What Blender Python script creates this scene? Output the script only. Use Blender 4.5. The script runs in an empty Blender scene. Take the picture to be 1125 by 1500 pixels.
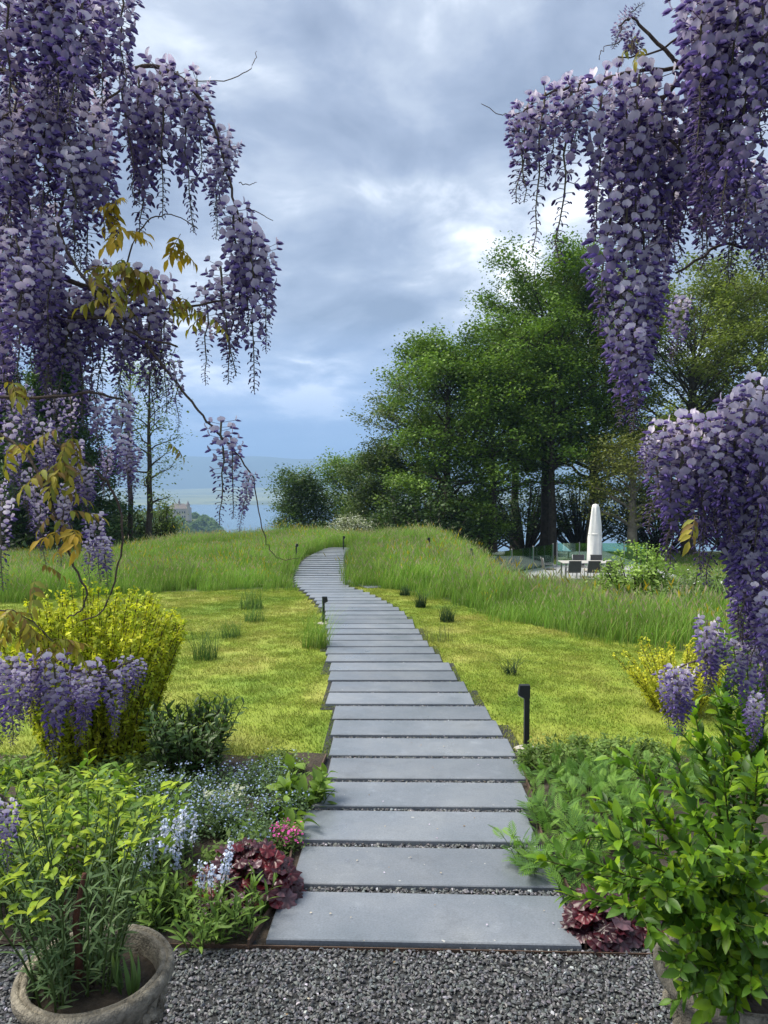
import bpy, math, random
import numpy as np
from mathutils import Matrix, Vector, Euler

# ------------------------------------------------------------------ camera, sky, sun, exposure
scene = bpy.context.scene
COL = scene.collection
F_PX, HOR = 1083.0, 700.0            # focal length and horizon row in photo pixels (1125 x 1500)
PITCH = math.atan((750 - HOR) / F_PX)
CAM = np.array([0.0, 0.0, 1.60])
cd = bpy.data.cameras.new('camera'); cam = bpy.data.objects.new('camera', cd); COL.objects.link(cam)
cd.sensor_fit = 'HORIZONTAL'; cd.sensor_width = 36.0; cd.lens = F_PX / 1125 * 36
cd.clip_start = 0.05; cd.clip_end = 40000
cam.location = CAM; cam.rotation_euler = (math.pi / 2 - PITCH, 0, 0)
scene.camera = cam

SUN_EL, SUN_AZ = math.radians(56), math.radians(-80)     # azimuth from +Y (ahead), negative = left
w = bpy.data.worlds.new('World'); scene.world = w; w.use_nodes = True
SKX, SKY = 9.3, 4.1
def build_world():
    nt = w.node_tree; N = nt.nodes; L = nt.links
    for n in list(N): N.remove(n)
    def nd(t, **k):
        n = N.new(t)
        for a, v in k.items(): setattr(n, a, v)
        return n
    def math_(op, a, b=None):
        n = nd('ShaderNodeMath', operation=op)
        for i, s in enumerate((a, b)):
            if s is None: continue
            if isinstance(s, (int, float)): n.inputs[i].default_value = s
            else: L.new(s, n.inputs[i])
        return n.outputs[0]
    def ramp(fac, stops):
        r = nd('ShaderNodeValToRGB'); L.new(fac, r.inputs[0])
        e = r.color_ramp.elements
        while len(e) < len(stops): e.new(0.5)
        for x, (p, c) in zip(e, stops): x.position = p; x.color = (*c, 1)
        return r.outputs[0]
    def mix(f, a, b):
        m = nd('ShaderNodeMix', data_type='RGBA')
        for s, v in ((m.inputs[0], f), (m.inputs[6], a), (m.inputs[7], b)):
            if isinstance(v, (int, float)): s.default_value = v
            elif isinstance(v, tuple): s.default_value = (*v, 1)
            else: L.new(v, s)
        return m.outputs[2]
    tc = nd('ShaderNodeTexCoord'); sp = nd('ShaderNodeSeparateXYZ'); L.new(tc.outputs['Generated'], sp.inputs[0])
    z = math_('MAXIMUM', sp.outputs[2], 0.0); zz = math_('ADD', z, 0.24)
    cb = nd('ShaderNodeCombineXYZ')
    L.new(math_('DIVIDE', sp.outputs[0], zz), cb.inputs[0]); L.new(math_('DIVIDE', sp.outputs[1], zz), cb.inputs[1])
    def noise(scale, detail, rough, dist, off):
        mp = nd('ShaderNodeMapping'); mp.inputs['Location'].default_value = off
        L.new(cb.outputs[0], mp.inputs[0])
        n = nd('ShaderNodeTexNoise'); L.new(mp.outputs[0], n.inputs['Vector'])
        n.inputs['Scale'].default_value = scale; n.inputs['Detail'].default_value = detail
        n.inputs['Roughness'].default_value = rough; n.inputs['Distortion'].default_value = dist
        return n.outputs['Fac']
    n1 = noise(1.5, 8, 0.52, 0.45, (SKX, SKY, 0)); n2 = noise(4.2, 9, 0.58, 0.5, (7.1, 3.3, 2))
    f = math_('ADD', math_('MULTIPLY', n1, 0.72), math_('MULTIPLY', n2, 0.28))
    cloud = ramp(f, [(0.38, (0.14, 0.17, 0.23)), (0.46, (0.205, 0.24, 0.31)), (0.525, (0.30, 0.335, 0.395)), (0.565, (0.43, 0.465, 0.52)), (0.625, (0.76, 0.77, 0.785))])
    sky = nd('ShaderNodeTexSky', sky_type='NISHITA'); sky.sun_disc = False
    sky.sun_elevation = SUN_EL; sky.sun_rotation = SUN_AZ
    sk = nd('ShaderNodeVectorMath', operation='SCALE'); L.new(sky.outputs[0], sk.inputs[0]); sk.inputs['Scale'].default_value = 0.07
    c = mix(0.10, cloud, sk.outputs[0])
    low = ramp(z, [(0.0, (1, 1, 1)), (0.11, (0.55, 0.55, 0.55)), (0.21, (0, 0, 0))])
    c = mix(low, c, (0.135, 0.225, 0.42))
    bg = nd('ShaderNodeBackground'); L.new(c, bg.inputs[0]); bg.inputs[1].default_value = 1.02
    out = nd('ShaderNodeOutputWorld'); L.new(bg.outputs[0], out.inputs[0])
build_world()
sd = bpy.data.lights.new('sun', 'SUN'); sd.energy = 3.2; sd.angle = math.radians(32); sd.color = (1.0, 0.94, 0.82)
sun = bpy.data.objects.new('sun', sd); COL.objects.link(sun); sun.location = (0, 0, 40)
sun.rotation_euler = Vector((-math.sin(SUN_AZ) * math.cos(SUN_EL), -math.cos(SUN_AZ) * math.cos(SUN_EL), -math.sin(SUN_EL))).to_track_quat('-Z', 'Y').to_euler()
vs = scene.view_settings; vs.view_transform = 'Standard'; vs.look = 'None'; vs.gamma = 1; vs.use_curve_mapping = False
vs.exposure = 1.18
scene.cycles.max_bounces = 8; scene.cycles.transparent_max_bounces = 12; scene.cycles.volume_bounces = 0
scene.cycles.use_denoising = True

# ------------------------------------------------------------------ terrain and pixel helpers
def sstep(a, b, x):
    t = np.clip((np.asarray(x, float) - a) / (b - a), 0, 1); return t * t * (3 - 2 * t)
SLOPE, LAKE = 0.0369, -110.0
def zfun(x, y):
    x = np.asarray(x, float); y = np.asarray(y, float)
    z = -SLOPE * np.clip(y, 0, 60)
    z = z - 1.6 * sstep(1.4, 4.8, x) * sstep(8, 20, y)
    z = z - 0.45 * sstep(-4, -12, x) * sstep(12, 22, y)
    yc = 27 + 24 * sstep(2, 8, x) + 4 * sstep(-6, -14, x)
    d = np.clip(y - yc, 0, None)
    z = z - 0.26 * d * d / (d + 6)
    z = z + 0.34 * sstep(14, 25, y) * (1 - sstep(2.2, 5.5, x)) * (1 - sstep(-5, -12, x))
    bumps = 0.04 * np.sin(x * 0.9 + 1) * np.sin(y * 0.6) * sstep(13, 18, y)
    return np.maximum(z + bumps, LAKE - 8)
def ray(u, v):
    xc, yc = (u - 562.5) / F_PX, -(v - 750) / F_PX
    cp, sp_ = math.cos(PITCH), math.sin(PITCH)
    return np.array([xc, cp + yc * sp_, -sp_ + yc * cp])
def px(u, v, depth):
    r = ray(u, v); return CAM + r * (depth / r[1])
def gp(u, v):
    r = ray(u, v); r = r / r[1]; lo, hi = 0.5, 0.5
    while hi < 400:
        p = CAM + r * hi
        if p[2] < zfun(p[0], p[1]): break
        lo = hi; hi *= 1.03
    for _ in range(40):
        m = (lo + hi) / 2; p = CAM + r * m
        if p[2] < zfun(p[0], p[1]): hi = m
        else: lo = m
    return CAM + r * hi
def zg(x, y): return float(zfun(x, y))

# ------------------------------------------------------------------ materials
def _nodes(name):
    m = bpy.data.materials.new(name); m.use_nodes = True
    nt = m.node_tree; nt.nodes.clear(); return m, nt, nt.nodes, nt.links
def mat(name, col, rough=0.7, var=0.25, scale=6.0, bump=0.0, bscale=None, col2=None, metal=0.0, spec=0.5, detail=6.0):
    m, nt, N, L = _nodes(name)
    g = N.new('ShaderNodeNewGeometry')
    nz = N.new('ShaderNodeTexNoise'); nz.inputs['Scale'].default_value = scale; nz.inputs['Detail'].default_value = detail
    nz.inputs['Roughness'].default_value = 0.62
    L.new(g.outputs['Position'], nz.inputs['Vector'])
    r = N.new('ShaderNodeValToRGB'); L.new(nz.outputs['Fac'], r.inputs[0])
    a = tuple(c * (1 - var) for c in col); b = col2 or tuple(min(1, c * (1 + var)) for c in col)
    r.color_ramp.elements[0].position = 0.33; r.color_ramp.elements[1].position = 0.67
    r.color_ramp.elements[0].color = (*a, 1); r.color_ramp.elements[1].color = (*b, 1)
    p = N.new('ShaderNodeBsdfPrincipled'); L.new(r.outputs[0], p.inputs['Base Color'])
    p.inputs['Roughness'].default_value = rough; p.inputs['Metallic'].default_value = metal
    p.inputs['Specular IOR Level'].default_value = spec
    if bump:
        n2 = N.new('ShaderNodeTexNoise'); n2.inputs['Scale'].default_value = bscale or scale * 6; n2.inputs['Detail'].default_value = 5
        L.new(g.outputs['Position'], n2.inputs['Vector'])
        bn = N.new('ShaderNodeBump'); bn.inputs['Strength'].default_value = bump; bn.inputs['Distance'].default_value = 0.02
        L.new(n2.outputs['Fac'], bn.inputs['Height']); L.new(bn.outputs[0], p.inputs['Normal'])
    o = N.new('ShaderNodeOutputMaterial'); L.new(p.outputs[0], o.inputs[0])
    return m
def leafmat(name, transl=0.35, rough=0.5, spec=0.35, vscale=0.0, vamt=0.3, tint=(1.05, 1.12, 0.6)):
    """leaf colour comes from the mesh attribute 'col'; optional world-space tone variation"""
    m, nt, N, L = _nodes(name)
    at = N.new('ShaderNodeAttribute'); at.attribute_name = 'col'
    c = at.outputs['Color']
    if vscale:
        g = N.new('ShaderNodeNewGeometry'); nz = N.new('ShaderNodeTexNoise'); nz.inputs['Scale'].default_value = vscale; nz.inputs['Detail'].default_value = 4
        L.new(g.outputs['Position'], nz.inputs['Vector'])
        mr = N.new('ShaderNodeMapRange'); mr.inputs[1].default_value = 0.3; mr.inputs[2].default_value = 0.7
        mr.inputs[3].default_value = 1 - vamt; mr.inputs[4].default_value = 1 + vamt; L.new(nz.outputs['Fac'], mr.inputs[0])
        vm = N.new('ShaderNodeVectorMath'); vm.operation = 'SCALE'; L.new(c, vm.inputs[0]); L.new(mr.outputs[0], vm.inputs['Scale']); c = vm.outputs[0]
    p = N.new('ShaderNodeBsdfPrincipled'); L.new(c, p.inputs['Base Color']); p.inputs['Roughness'].default_value = rough
    p.inputs['Specular IOR Level'].default_value = spec
    t = N.new('ShaderNodeBsdfTranslucent')
    mu = N.new('ShaderNodeVectorMath'); mu.operation = 'MULTIPLY'; L.new(c, mu.inputs[0]); mu.inputs[1].default_value = tint; L.new(mu.outputs[0], t.inputs[0])
    mx = N.new('ShaderNodeMixShader'); mx.inputs[0].default_value = transl; L.new(p.outputs[0], mx.inputs[1]); L.new(t.outputs[0], mx.inputs[2])
    o = N.new('ShaderNodeOutputMaterial'); L.new(mx.outputs[0], o.inputs[0])
    return m
def lawnmat(name, attr):
    m, nt, N, L = _nodes(name)
    g = N.new('ShaderNodeNewGeometry')
    def nz(s, d=5):
        n = N.new('ShaderNodeTexNoise'); n.inputs['Scale'].default_value = s; n.inputs['Detail'].default_value = d; L.new(g.outputs['Position'], n.inputs['Vector']); return n.outputs['Fac']
    r = N.new('ShaderNodeValToRGB'); L.new(nz(1.1), r.inputs[0]); e = r.color_ramp.elements
    e.new(0.5)
    for x, (p_, c) in zip(e, [(0.30, (0.145, 0.225, 0.026)), (0.5, (0.215, 0.27, 0.036)), (0.70, (0.30, 0.305, 0.068))]): x.position = p_; x.color = (*c, 1)
    r2 = N.new('ShaderNodeMapRange'); L.new(nz(7.0), r2.inputs[0]); r2.inputs[1].default_value = 0.3; r2.inputs[2].default_value = 0.7; r2.inputs[3].default_value = 0.84; r2.inputs[4].default_value = 1.14
    v = N.new('ShaderNodeVectorMath'); v.operation = 'SCALE'; L.new(r.outputs[0], v.inputs[0]); L.new(r2.outputs[0], v.inputs['Scale']); c = v.outputs[0]
    if attr:
        at = N.new('ShaderNodeAttribute'); at.attribute_name = 'col'
        mu = N.new('ShaderNodeVectorMath'); mu.operation = 'MULTIPLY'; L.new(c, mu.inputs[0]); L.new(at.outputs['Color'], mu.inputs[1]); c = mu.outputs[0]
    p = N.new('ShaderNodeBsdfPrincipled'); L.new(c, p.inputs['Base Color']); p.inputs['Roughness'].default_value = 0.75; p.inputs['Specular IOR Level'].default_value = 0.2
    o = N.new('ShaderNodeOutputMaterial')
    if attr:
        t = N.new('ShaderNodeBsdfTranslucent'); L.new(c, t.inputs[0]); mx = N.new('ShaderNodeMixShader'); mx.inputs[0].default_value = 0.3
        L.new(p.outputs[0], mx.inputs[1]); L.new(t.outputs[0], mx.inputs[2]); L.new(mx.outputs[0], o.inputs[0])
    else: L.new(p.outputs[0], o.inputs[0])
    return m
def glassmat():
    m, nt, N, L = _nodes('glass_pane')
    t = N.new('ShaderNodeBsdfTransparent'); t.inputs[0].default_value = (0.72, 0.90, 0.82, 1)
    g = N.new('ShaderNodeBsdfGlossy'); g.inputs['Roughness'].default_value = 0.03; g.inputs[0].default_value = (0.75, 0.95, 0.85, 1)
    fr = N.new('ShaderNodeFresnel'); fr.inputs[0].default_value = 1.7
    ma = N.new('ShaderNodeMath'); ma.operation = 'MULTIPLY_ADD'; L.new(fr.outputs[0], ma.inputs[0]); ma.inputs[1].default_value = 1.2; ma.inputs[2].default_value = 0.10; mx = N.new('ShaderNodeMixShader'); L.new(ma.outputs[0], mx.inputs[0]); L.new(t.outputs[0], mx.inputs[1]); L.new(g.outputs[0], mx.inputs[2])
    o = N.new('ShaderNodeOutputMaterial'); L.new(mx.outputs[0], o.inputs[0]); return m
M = {
 'earth': mat('earth', (0.075, 0.10, 0.028), 0.95, 0.35, 1.2, 0.5),
 'lawn': lawnmat('lawn_turf', False), 'lawn_blade': lawnmat('lawn_blade', True),
 'soil': mat('bed_soil', (0.045, 0.034, 0.024), 0.95, 0.45, 14, 0.8, 60),
 'gravelbase': mat('gravel_base', (0.03, 0.032, 0.035), 0.9, 0.4, 60, 0.8, 160),
 'slate_plain': mat('slate_slab', (0.105, 0.122, 0.150), 0.34, 0.20, 3.0, 0.05, 150, spec=0.55, detail=10),
 'steel': mat('rusty_steel', (0.075, 0.045, 0.03), 0.8, 0.4, 25, 0.3),
 'black': mat('black_powder_coat', (0.012, 0.013, 0.016), 0.45, 0.15, 12),
 'concrete': mat('concrete', (0.36, 0.34, 0.30), 0.9, 0.25, 18, 0.4),
 'terrace': mat('terrace_stone', (0.30, 0.31, 0.32), 0.7, 0.12, 2.5, 0.1),
 'pot': mat('cast_stone', (0.17, 0.148, 0.11), 0.92, 0.45, 28, 0.7, 160, col2=(0.34, 0.305, 0.24)),
 'bark': mat('bark', (0.05, 0.04, 0.03), 0.95, 0.4, 5, 0.8, 18),
 'palebark': mat('pale_bark', (0.16, 0.14, 0.11), 0.95, 0.35, 5, 0.6, 18),
 'vinebark': mat('vine_bark', (0.085, 0.062, 0.048), 0.9, 0.35, 40, 0.5, 120),
 'redbark': mat('red_bark', (0.10, 0.035, 0.02), 0.8, 0.4, 40, 0.4),
 'leaf': leafmat('tree_leaf', 0.30, 0.55, 0.3, 0.35, 0.22),
 'glossleaf': leafmat('glossy_leaf', 0.4, 0.42, 0.38, 22, 0.28),
 'softleaf': leafmat('soft_leaf', 0.35, 0.6, 0.25, 9, 0.2),
 'meadow': leafmat('meadow_grass', 0.4, 0.65, 0.2, 0.55, 0.3, (1.0, 1.05, 0.7)),
 'petal': leafmat('petal', 0.32, 0.6, 0.2, 12, 0.12, (1.05, 0.95, 1.1)),
 'redleaf': leafmat('heuchera_leaf', 0.22, 0.36, 0.5, 30, 0.3, (1.4, 0.5, 0.5)),
 'stone': leafmat('gravel_chip', 0.0, 0.6, 0.45, 0),
 'water': mat('lake_water', (0.07, 0.14, 0.20), 0.22, 0.15, 0.002),
 'farland': mat('far_fields', (0.10, 0.14, 0.055), 0.95, 0.45, 0.0022, col2=(0.26, 0.28, 0.12)),
 'mountain': mat('mountain_forest', (0.045, 0.07, 0.05), 0.95, 0.3, 0.003),
 'canvas': mat('parasol_cover', (0.72, 0.72, 0.70), 0.8, 0.06, 6, 0.15, 25),
 'greymetal': mat('brushed_metal', (0.30, 0.31, 0.32), 0.4, 0.1, 12, metal=0.7),
 'mesh_fabric': mat('dark_mesh_fabric', (0.07, 0.068, 0.066), 0.8, 0.2, 40),
 'tabletop': mat('table_top', (0.42, 0.41, 0.39), 0.6, 0.1, 10),
 'castle_wall': mat('castle_wall', (0.42, 0.37, 0.30), 0.9, 0.12, 0.2), 'castle_roof': mat('castle_roof', (0.14, 0.11, 0.10), 0.8, 0.15, 0.3),
 'darkpane': mat('dark_pane', (0.02, 0.025, 0.03), 0.15, 0.1, 1),
 'glass': glassmat(),
 'lampglass': mat('lamp_diffuser', (0.55, 0.55, 0.52), 0.4, 0.05, 10),
}

def slatemat():
    m, nt, N, L = _nodes('slate_slab'); g = N.new('ShaderNodeNewGeometry')
    def nz(s, d=6, r=0.6):
        n = N.new('ShaderNodeTexNoise'); n.inputs['Scale'].default_value = s; n.inputs['Detail'].default_value = d; n.inputs['Roughness'].default_value = r; L.new(g.outputs['Position'], n.inputs['Vector']); return n.outputs['Fac']
    def rp(f, st):
        r = N.new('ShaderNodeValToRGB'); L.new(f, r.inputs[0]); e = r.color_ramp.elements
        while len(e) < len(st): e.new(0.5)
        for x, (p_, c) in zip(e, st): x.position = p_; x.color = (c, c, c, 1) if not isinstance(c, tuple) else (*c, 1)
        return r.outputs[0]
    base = rp(nz(2.2, 9), [(0.3, (0.125, 0.145, 0.17)), (0.5, (0.16, 0.178, 0.205)), (0.72, (0.20, 0.215, 0.235))])
    fine = rp(nz(140, 3), [(0.3, 0.82), (0.7, 1.16)]); stain = rp(nz(5.5, 8, 0.7), [(0.30, 0.80), (0.45, 1.0), (0.58, 1.0), (0.74, 1.35)]); speck = rp(nz(38, 1), [(0.77, 0.0), (0.80, 1.0)])
    oi = N.new('ShaderNodeObjectInfo'); tone = rp(oi.outputs['Random'], [(0.0, 0.86), (1.0, 1.14)]); v0 = N.new('ShaderNodeVectorMath'); v0.operation = 'MULTIPLY'; L.new(base, v0.inputs[0]); L.new(tone, v0.inputs[1]); base = v0.outputs[0]
    v = N.new('ShaderNodeVectorMath'); v.operation = 'MULTIPLY'; L.new(base, v.inputs[0]); L.new(fine, v.inputs[1])
    v2 = N.new('ShaderNodeVectorMath'); v2.operation = 'MULTIPLY'; L.new(v.outputs[0], v2.inputs[0]); L.new(stain, v2.inputs[1])
    mx = N.new('ShaderNodeMix'); mx.data_type = 'RGBA'; L.new(speck, mx.inputs[0]); L.new(v2.outputs[0], mx.inputs[6]); mx.inputs[7].default_value = (0.42, 0.42, 0.40, 1)
    p = N.new('ShaderNodeBsdfPrincipled'); L.new(mx.outputs[2], p.inputs['Base Color']); L.new(rp(nz(3.1, 7), [(0.3, 0.24), (0.7, 0.52)]), p.inputs['Roughness'])
    b = N.new('ShaderNodeBump'); b.inputs['Strength'].default_value = 0.12; b.inputs['Distance'].default_value = 0.004; L.new(nz(70, 6), b.inputs['Height']); L.new(b.outputs[0], p.inputs['Normal'])
    o = N.new('ShaderNodeOutputMaterial'); L.new(p.outputs[0], o.inputs[0]); return m
M['slate'] = slatemat()

# ------------------------------------------------------------------ mesh helpers
class MB:
    def __init__(s): s.V = []; s.F = []; s.C = []; s.n = 0
    def add(s, V, Fc, col=(0.5, 0.5, 0.5)):
        V = np.asarray(V, float); s.V.append(V); c = np.asarray(col, float)
        s.C.append(np.broadcast_to(c, V.shape) if c.ndim == 1 else c)
        n = s.n; s.F.extend([tuple(i + n for i in f) for f in Fc]); s.n += len(V); return s
    def mesh(s, name, m, smooth=True):
        V = np.concatenate(s.V); C = np.concatenate(s.C)
        me = bpy.data.meshes.new(name); me.from_pydata(V.tolist(), [], s.F)
        a = me.attributes.new('col', 'FLOAT_COLOR', 'POINT')
        a.data.foreach_set('color', np.concatenate([C, np.ones((len(C), 1))], 1).astype(np.float32).ravel())
        if smooth: me.polygons.foreach_set('use_smooth', np.ones(len(me.polygons), bool))
        me.materials.append(m); me.update(); return me
def quads_mesh(name, Q, C, m):
    """Q (n,4,3) quads, C (n,3) colours -> one mesh, fast path"""
    n = len(Q); me = bpy.data.meshes.new(name)
    me.vertices.add(n * 4); me.vertices.foreach_set('co', Q.astype(np.float32).ravel())
    me.loops.add(n * 4); me.loops.foreach_set('vertex_index', np.arange(n * 4, dtype=np.int32))
    me.polygons.add(n); me.polygons.foreach_set('loop_start', np.arange(0, n * 4, 4, dtype=np.int32))
    me.polygons.foreach_set('loop_total', np.full(n, 4, np.int32))
    me.update(calc_edges=True)
    a = me.attributes.new('col', 'FLOAT_COLOR', 'POINT')
    C4 = np.concatenate([np.repeat(C, 4, 0), np.ones((n * 4, 1))], 1)
    a.data.foreach_set('color', C4.astype(np.float32).ravel())
    me.materials.append(m); return me
def obj(name, me, parent=None):
    o = bpy.data.objects.new(name, me); COL.objects.link(o)
    if parent is not None: o.parent = parent
    return o
def tag(o, label=None, cat=None, group=None, kind=None):
    for k, v in (('label', label), ('category', cat), ('group', group), ('kind', kind)):
        if v: o[k] = v
    return o
def thing(name, label, cat, loc=(0, 0, 0), rz=0, group=None):
    o = bpy.data.objects.new(name, None); COL.objects.link(o); o.location = loc; o.rotation_euler = (0, 0, rz); o.empty_display_size = 0.1
    return tag(o, label, cat, group)
def copy_tree(o, parent=None):
    c = o.copy(); COL.objects.link(c); c.parent = parent
    for ch in o.children: copy_tree(ch, c)
    return c
def tube(P, R, n=6, cap=True):
    P = np.asarray(P, float); R = np.broadcast_to(np.asarray(R, float), (len(P),))
    T = np.gradient(P, axis=0); T /= np.linalg.norm(T, axis=1)[:, None] + 1e-12
    ref = np.array([0.31, 0.17, 0.93]); A = np.cross(T, ref); bad = np.linalg.norm(A, axis=1) < 0.15
    A[bad] = np.cross(T[bad], [1, 0, 0]); A /= np.linalg.norm(A, axis=1)[:, None]; B = np.cross(T, A)
    th = np.arange(n) * 2 * math.pi / n
    V = P[:, None] + R[:, None, None] * (np.cos(th)[None, :, None] * A[:, None] + np.sin(th)[None, :, None] * B[:, None])
    Fc = [(i * n + j, i * n + (j + 1) % n, (i + 1) * n + (j + 1) % n, (i + 1) * n + j) for i in range(len(P) - 1) for j in range(n)]
    if cap: Fc += [tuple(range(n - 1, -1, -1)), tuple((len(P) - 1) * n + j for j in range(n))]
    return V.reshape(-1, 3), Fc
def smooth_path(P, k=4):
    """Catmull-Rom through the points"""
    P = np.asarray(P, float); Q = np.vstack([2 * P[0] - P[1], P, 2 * P[-1] - P[-2]]); out = []
    for i in range(1, len(Q) - 2):
        for t in np.arange(k) / k:
            a, b, c, d = Q[i - 1:i + 3]
            out.append(0.5 * (2 * b + (c - a) * t + (2 * a - 5 * b + 4 * c - d) * t * t + (3 * b - a - 3 * c + d) * t ** 3))
    out.append(P[-1]); return np.array(out)
def box(c, s, bev=0.0):
    c = np.array(c, float); h = np.array(s, float) / 2
    if not bev:
        V = np.array([[x, y, z] for z in (-1, 1) for y in (-1, 1) for x in (-1, 1)]) * h + c
        return V, [(0, 2, 3, 1), (4, 5, 7, 6), (0, 1, 5, 4), (2, 6, 7, 3), (0, 4, 6, 2), (1, 3, 7, 5)]
    b = bev; V = []
    for z, i in ((-h[2], b), (-h[2] + b, 0), (h[2] - b, 0), (h[2], b)):
        V += [(-h[0] + i, -h[1] + i, z), (h[0] - i, -h[1] + i, z), (h[0] - i, h[1] - i, z), (-h[0] + i, h[1] - i, z)]
    Fc = [(3, 2, 1, 0), (12, 13, 14, 15)] + [(r * 4 + j, r * 4 + (j + 1) % 4, r * 4 + 4 + (j + 1) % 4, r * 4 + 4 + j) for r in range(3) for j in range(4)]
    return np.array(V) + c, Fc
def lathe(prof, n=32, wob=None):
    V = []; Fc = []
    for k, (r, z) in enumerate(prof):
        for j in range(n):
            a = 2 * math.pi * j / n; rr = r * (1 + (wob(a, z) if wob else 0)); V.append((rr * math.cos(a), rr * math.sin(a), z))
    for k in range(len(prof) - 1):
        for j in range(n): Fc.append((k * n + j, k * n + (j + 1) % n, (k + 1) * n + (j + 1) % n, (k + 1) * n + j))
    return np.array(V), Fc
def rotm(rx=0, ry=0, rz=0): return np.array(Euler((rx, ry, rz)).to_matrix())
def frame(d, roll=0.0, up=(0, 0, 1)):
    """3x3 whose columns are x (side), y (along d), z (normal)"""
    d = np.asarray(d, float); d = d / np.linalg.norm(d); u = np.asarray(up, float)
    s = np.cross(d, u)
    if np.linalg.norm(s) < 1e-3: s = np.cross(d, [0, 1, 0])
    s /= np.linalg.norm(s); n = np.cross(s, d); c, q = math.cos(roll), math.sin(roll)
    return np.stack([s * c + n * q, d, n * c - s * q], 1)
def leaf_shape(L, W, seg=4, fold=0.25, curl=0.25, wmax=0.4, tipw=0.0):
    """a folded, curling leaf growing along +y from the origin"""
    V = []; Fc = []
    for i in range(seg + 1):
        t = i / seg
        wd = W / 2 * (math.sin(math.pi * min(1, t / (2 * wmax))) if t < wmax else math.cos(math.pi / 2 * ((t - wmax) / (1 - wmax))) ** 0.8)
        wd = max(wd, tipw if i else W * 0.05)
        y = L * t; z = -curl * L * t * t
        V += [(-wd, y, z + fold * wd), (0, y, z), (wd, y, z + fold * wd)]
    for i in range(seg):
        a = i * 3; Fc += [(a, a + 1, a + 4, a + 3), (a + 1, a + 2, a + 5, a + 4)]
    return np.array(V), Fc
def mkleaf(name, m, col, L, W, tip=None, **k):
    V, Fc = leaf_shape(L, W, **k); col = np.array(col); t = np.clip(V[:, 1:2] / L, 0, 1)
    C = col * (1 - t) + np.array(tip if tip is not None else col * 1.15) * t
    return MB().add(V, Fc, C).mesh(name, m)
def vary(rng, col, a=0.2): return np.array(col) * (1 + rng.uniform(-a, a)) * (1 + rng.uniform(-a, a, 3) * 0.35)
CAMV = Vector(CAM)
def put_leaves(root, items, limit=300, name='leaf'):
    """items: (mesh, 3x3, loc, scale) in root space; the ones that show largest become parts, the rest one joined part"""
    if not items: return
    loc0 = np.array(root.location); z0 = root.rotation_euler.z; R0 = rotm(0, 0, z0)
    key = [(-(it[3] * max(it[0].get('len', 0.05), 0.01)) / (np.linalg.norm(R0 @ np.asarray(it[2]) + loc0 - CAM) + 0.01), i) for i, it in enumerate(items)]
    key.sort(); rest = MB()
    mats = None
    cache = {}
    for k, (_, i) in enumerate(key):
        me, R, loc, s = items[i]
        if k < limit:
            o = obj(name, me, root); mw = Matrix(np.asarray(R).tolist()).to_4x4(); o.rotation_euler = mw.to_euler(); o.location = loc; o.scale = (s,) * 3
        else:
            if me.name not in cache:
                V = np.zeros(len(me.vertices) * 3, np.float32); me.vertices.foreach_get('co', V)
                C = np.zeros(len(me.vertices) * 4, np.float32); me.attributes['col'].data.foreach_get('color', C)
                cache[me.name] = (V.reshape(-1, 3), [tuple(p.vertices) for p in me.polygons], C.reshape(-1, 4)[:, :3])
            V, Fc, C = cache[me.name]; mats = me.materials[0]
            rest.add((V * s) @ np.asarray(R).T + np.asarray(loc), Fc, C)
    if rest.n: tag(obj('foliage', rest.mesh('foliage', mats), root), kind='stuff')
def scatter(name, P, rot, scl, idx, protos, label, cat=None):
    """uncountable stuff (grass, far wood): instances of a few clump meshes on points"""
    coll = bpy.data.collections.new(name + '_clumps')
    for i, me in enumerate(protos): coll.objects.link(bpy.data.objects.new('%s_clump_%02d' % (name, i), me))
    n = len(P); me = bpy.data.meshes.new(name); me.vertices.add(n); me.vertices.foreach_set('co', np.asarray(P, np.float32).ravel())
    a = me.attributes.new('rot', 'FLOAT_VECTOR', 'POINT'); a.data.foreach_set('vector', np.asarray(rot, np.float32).ravel())
    a = me.attributes.new('scl', 'FLOAT_VECTOR', 'POINT'); a.data.foreach_set('vector', np.asarray(scl, np.float32).ravel())
    a = me.attributes.new('idx', 'INT', 'POINT'); a.data.foreach_set('value', np.asarray(idx, np.int32))
    ng = bpy.data.node_groups.new(name, 'GeometryNodeTree')
    ng.interface.new_socket('Geometry', in_out='INPUT', socket_type='NodeSocketGeometry'); ng.interface.new_socket('Geometry', in_out='OUTPUT', socket_type='NodeSocketGeometry')
    N = ng.nodes; L = ng.links; gi = N.new('NodeGroupInput'); go = N.new('NodeGroupOutput')
    ci = N.new('GeometryNodeCollectionInfo'); ci.inputs['Collection'].default_value = coll; ci.inputs['Separate Children'].default_value = True; ci.inputs['Reset Children'].default_value = True
    ip = N.new('GeometryNodeInstanceOnPoints'); ip.inputs['Pick Instance'].default_value = True
    def na(t, nm):
        q = N.new('GeometryNodeInputNamedAttribute'); q.data_type = t; q.inputs[0].default_value = nm; return q.outputs[0]
    L.new(gi.outputs[0], ip.inputs['Points']); L.new(ci.outputs[0], ip.inputs['Instance'])
    L.new(na('INT', 'idx'), ip.inputs['Instance Index']); L.new(na('FLOAT_VECTOR', 'rot'), ip.inputs['Rotation']); L.new(na('FLOAT_VECTOR', 'scl'), ip.inputs['Scale'])
    L.new(ip.outputs[0], go.inputs[0])
    o = obj(name, me); md = o.modifiers.new('scatter', 'NODES'); md.node_group = ng
    return tag(o, label, cat, kind='stuff')
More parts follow.
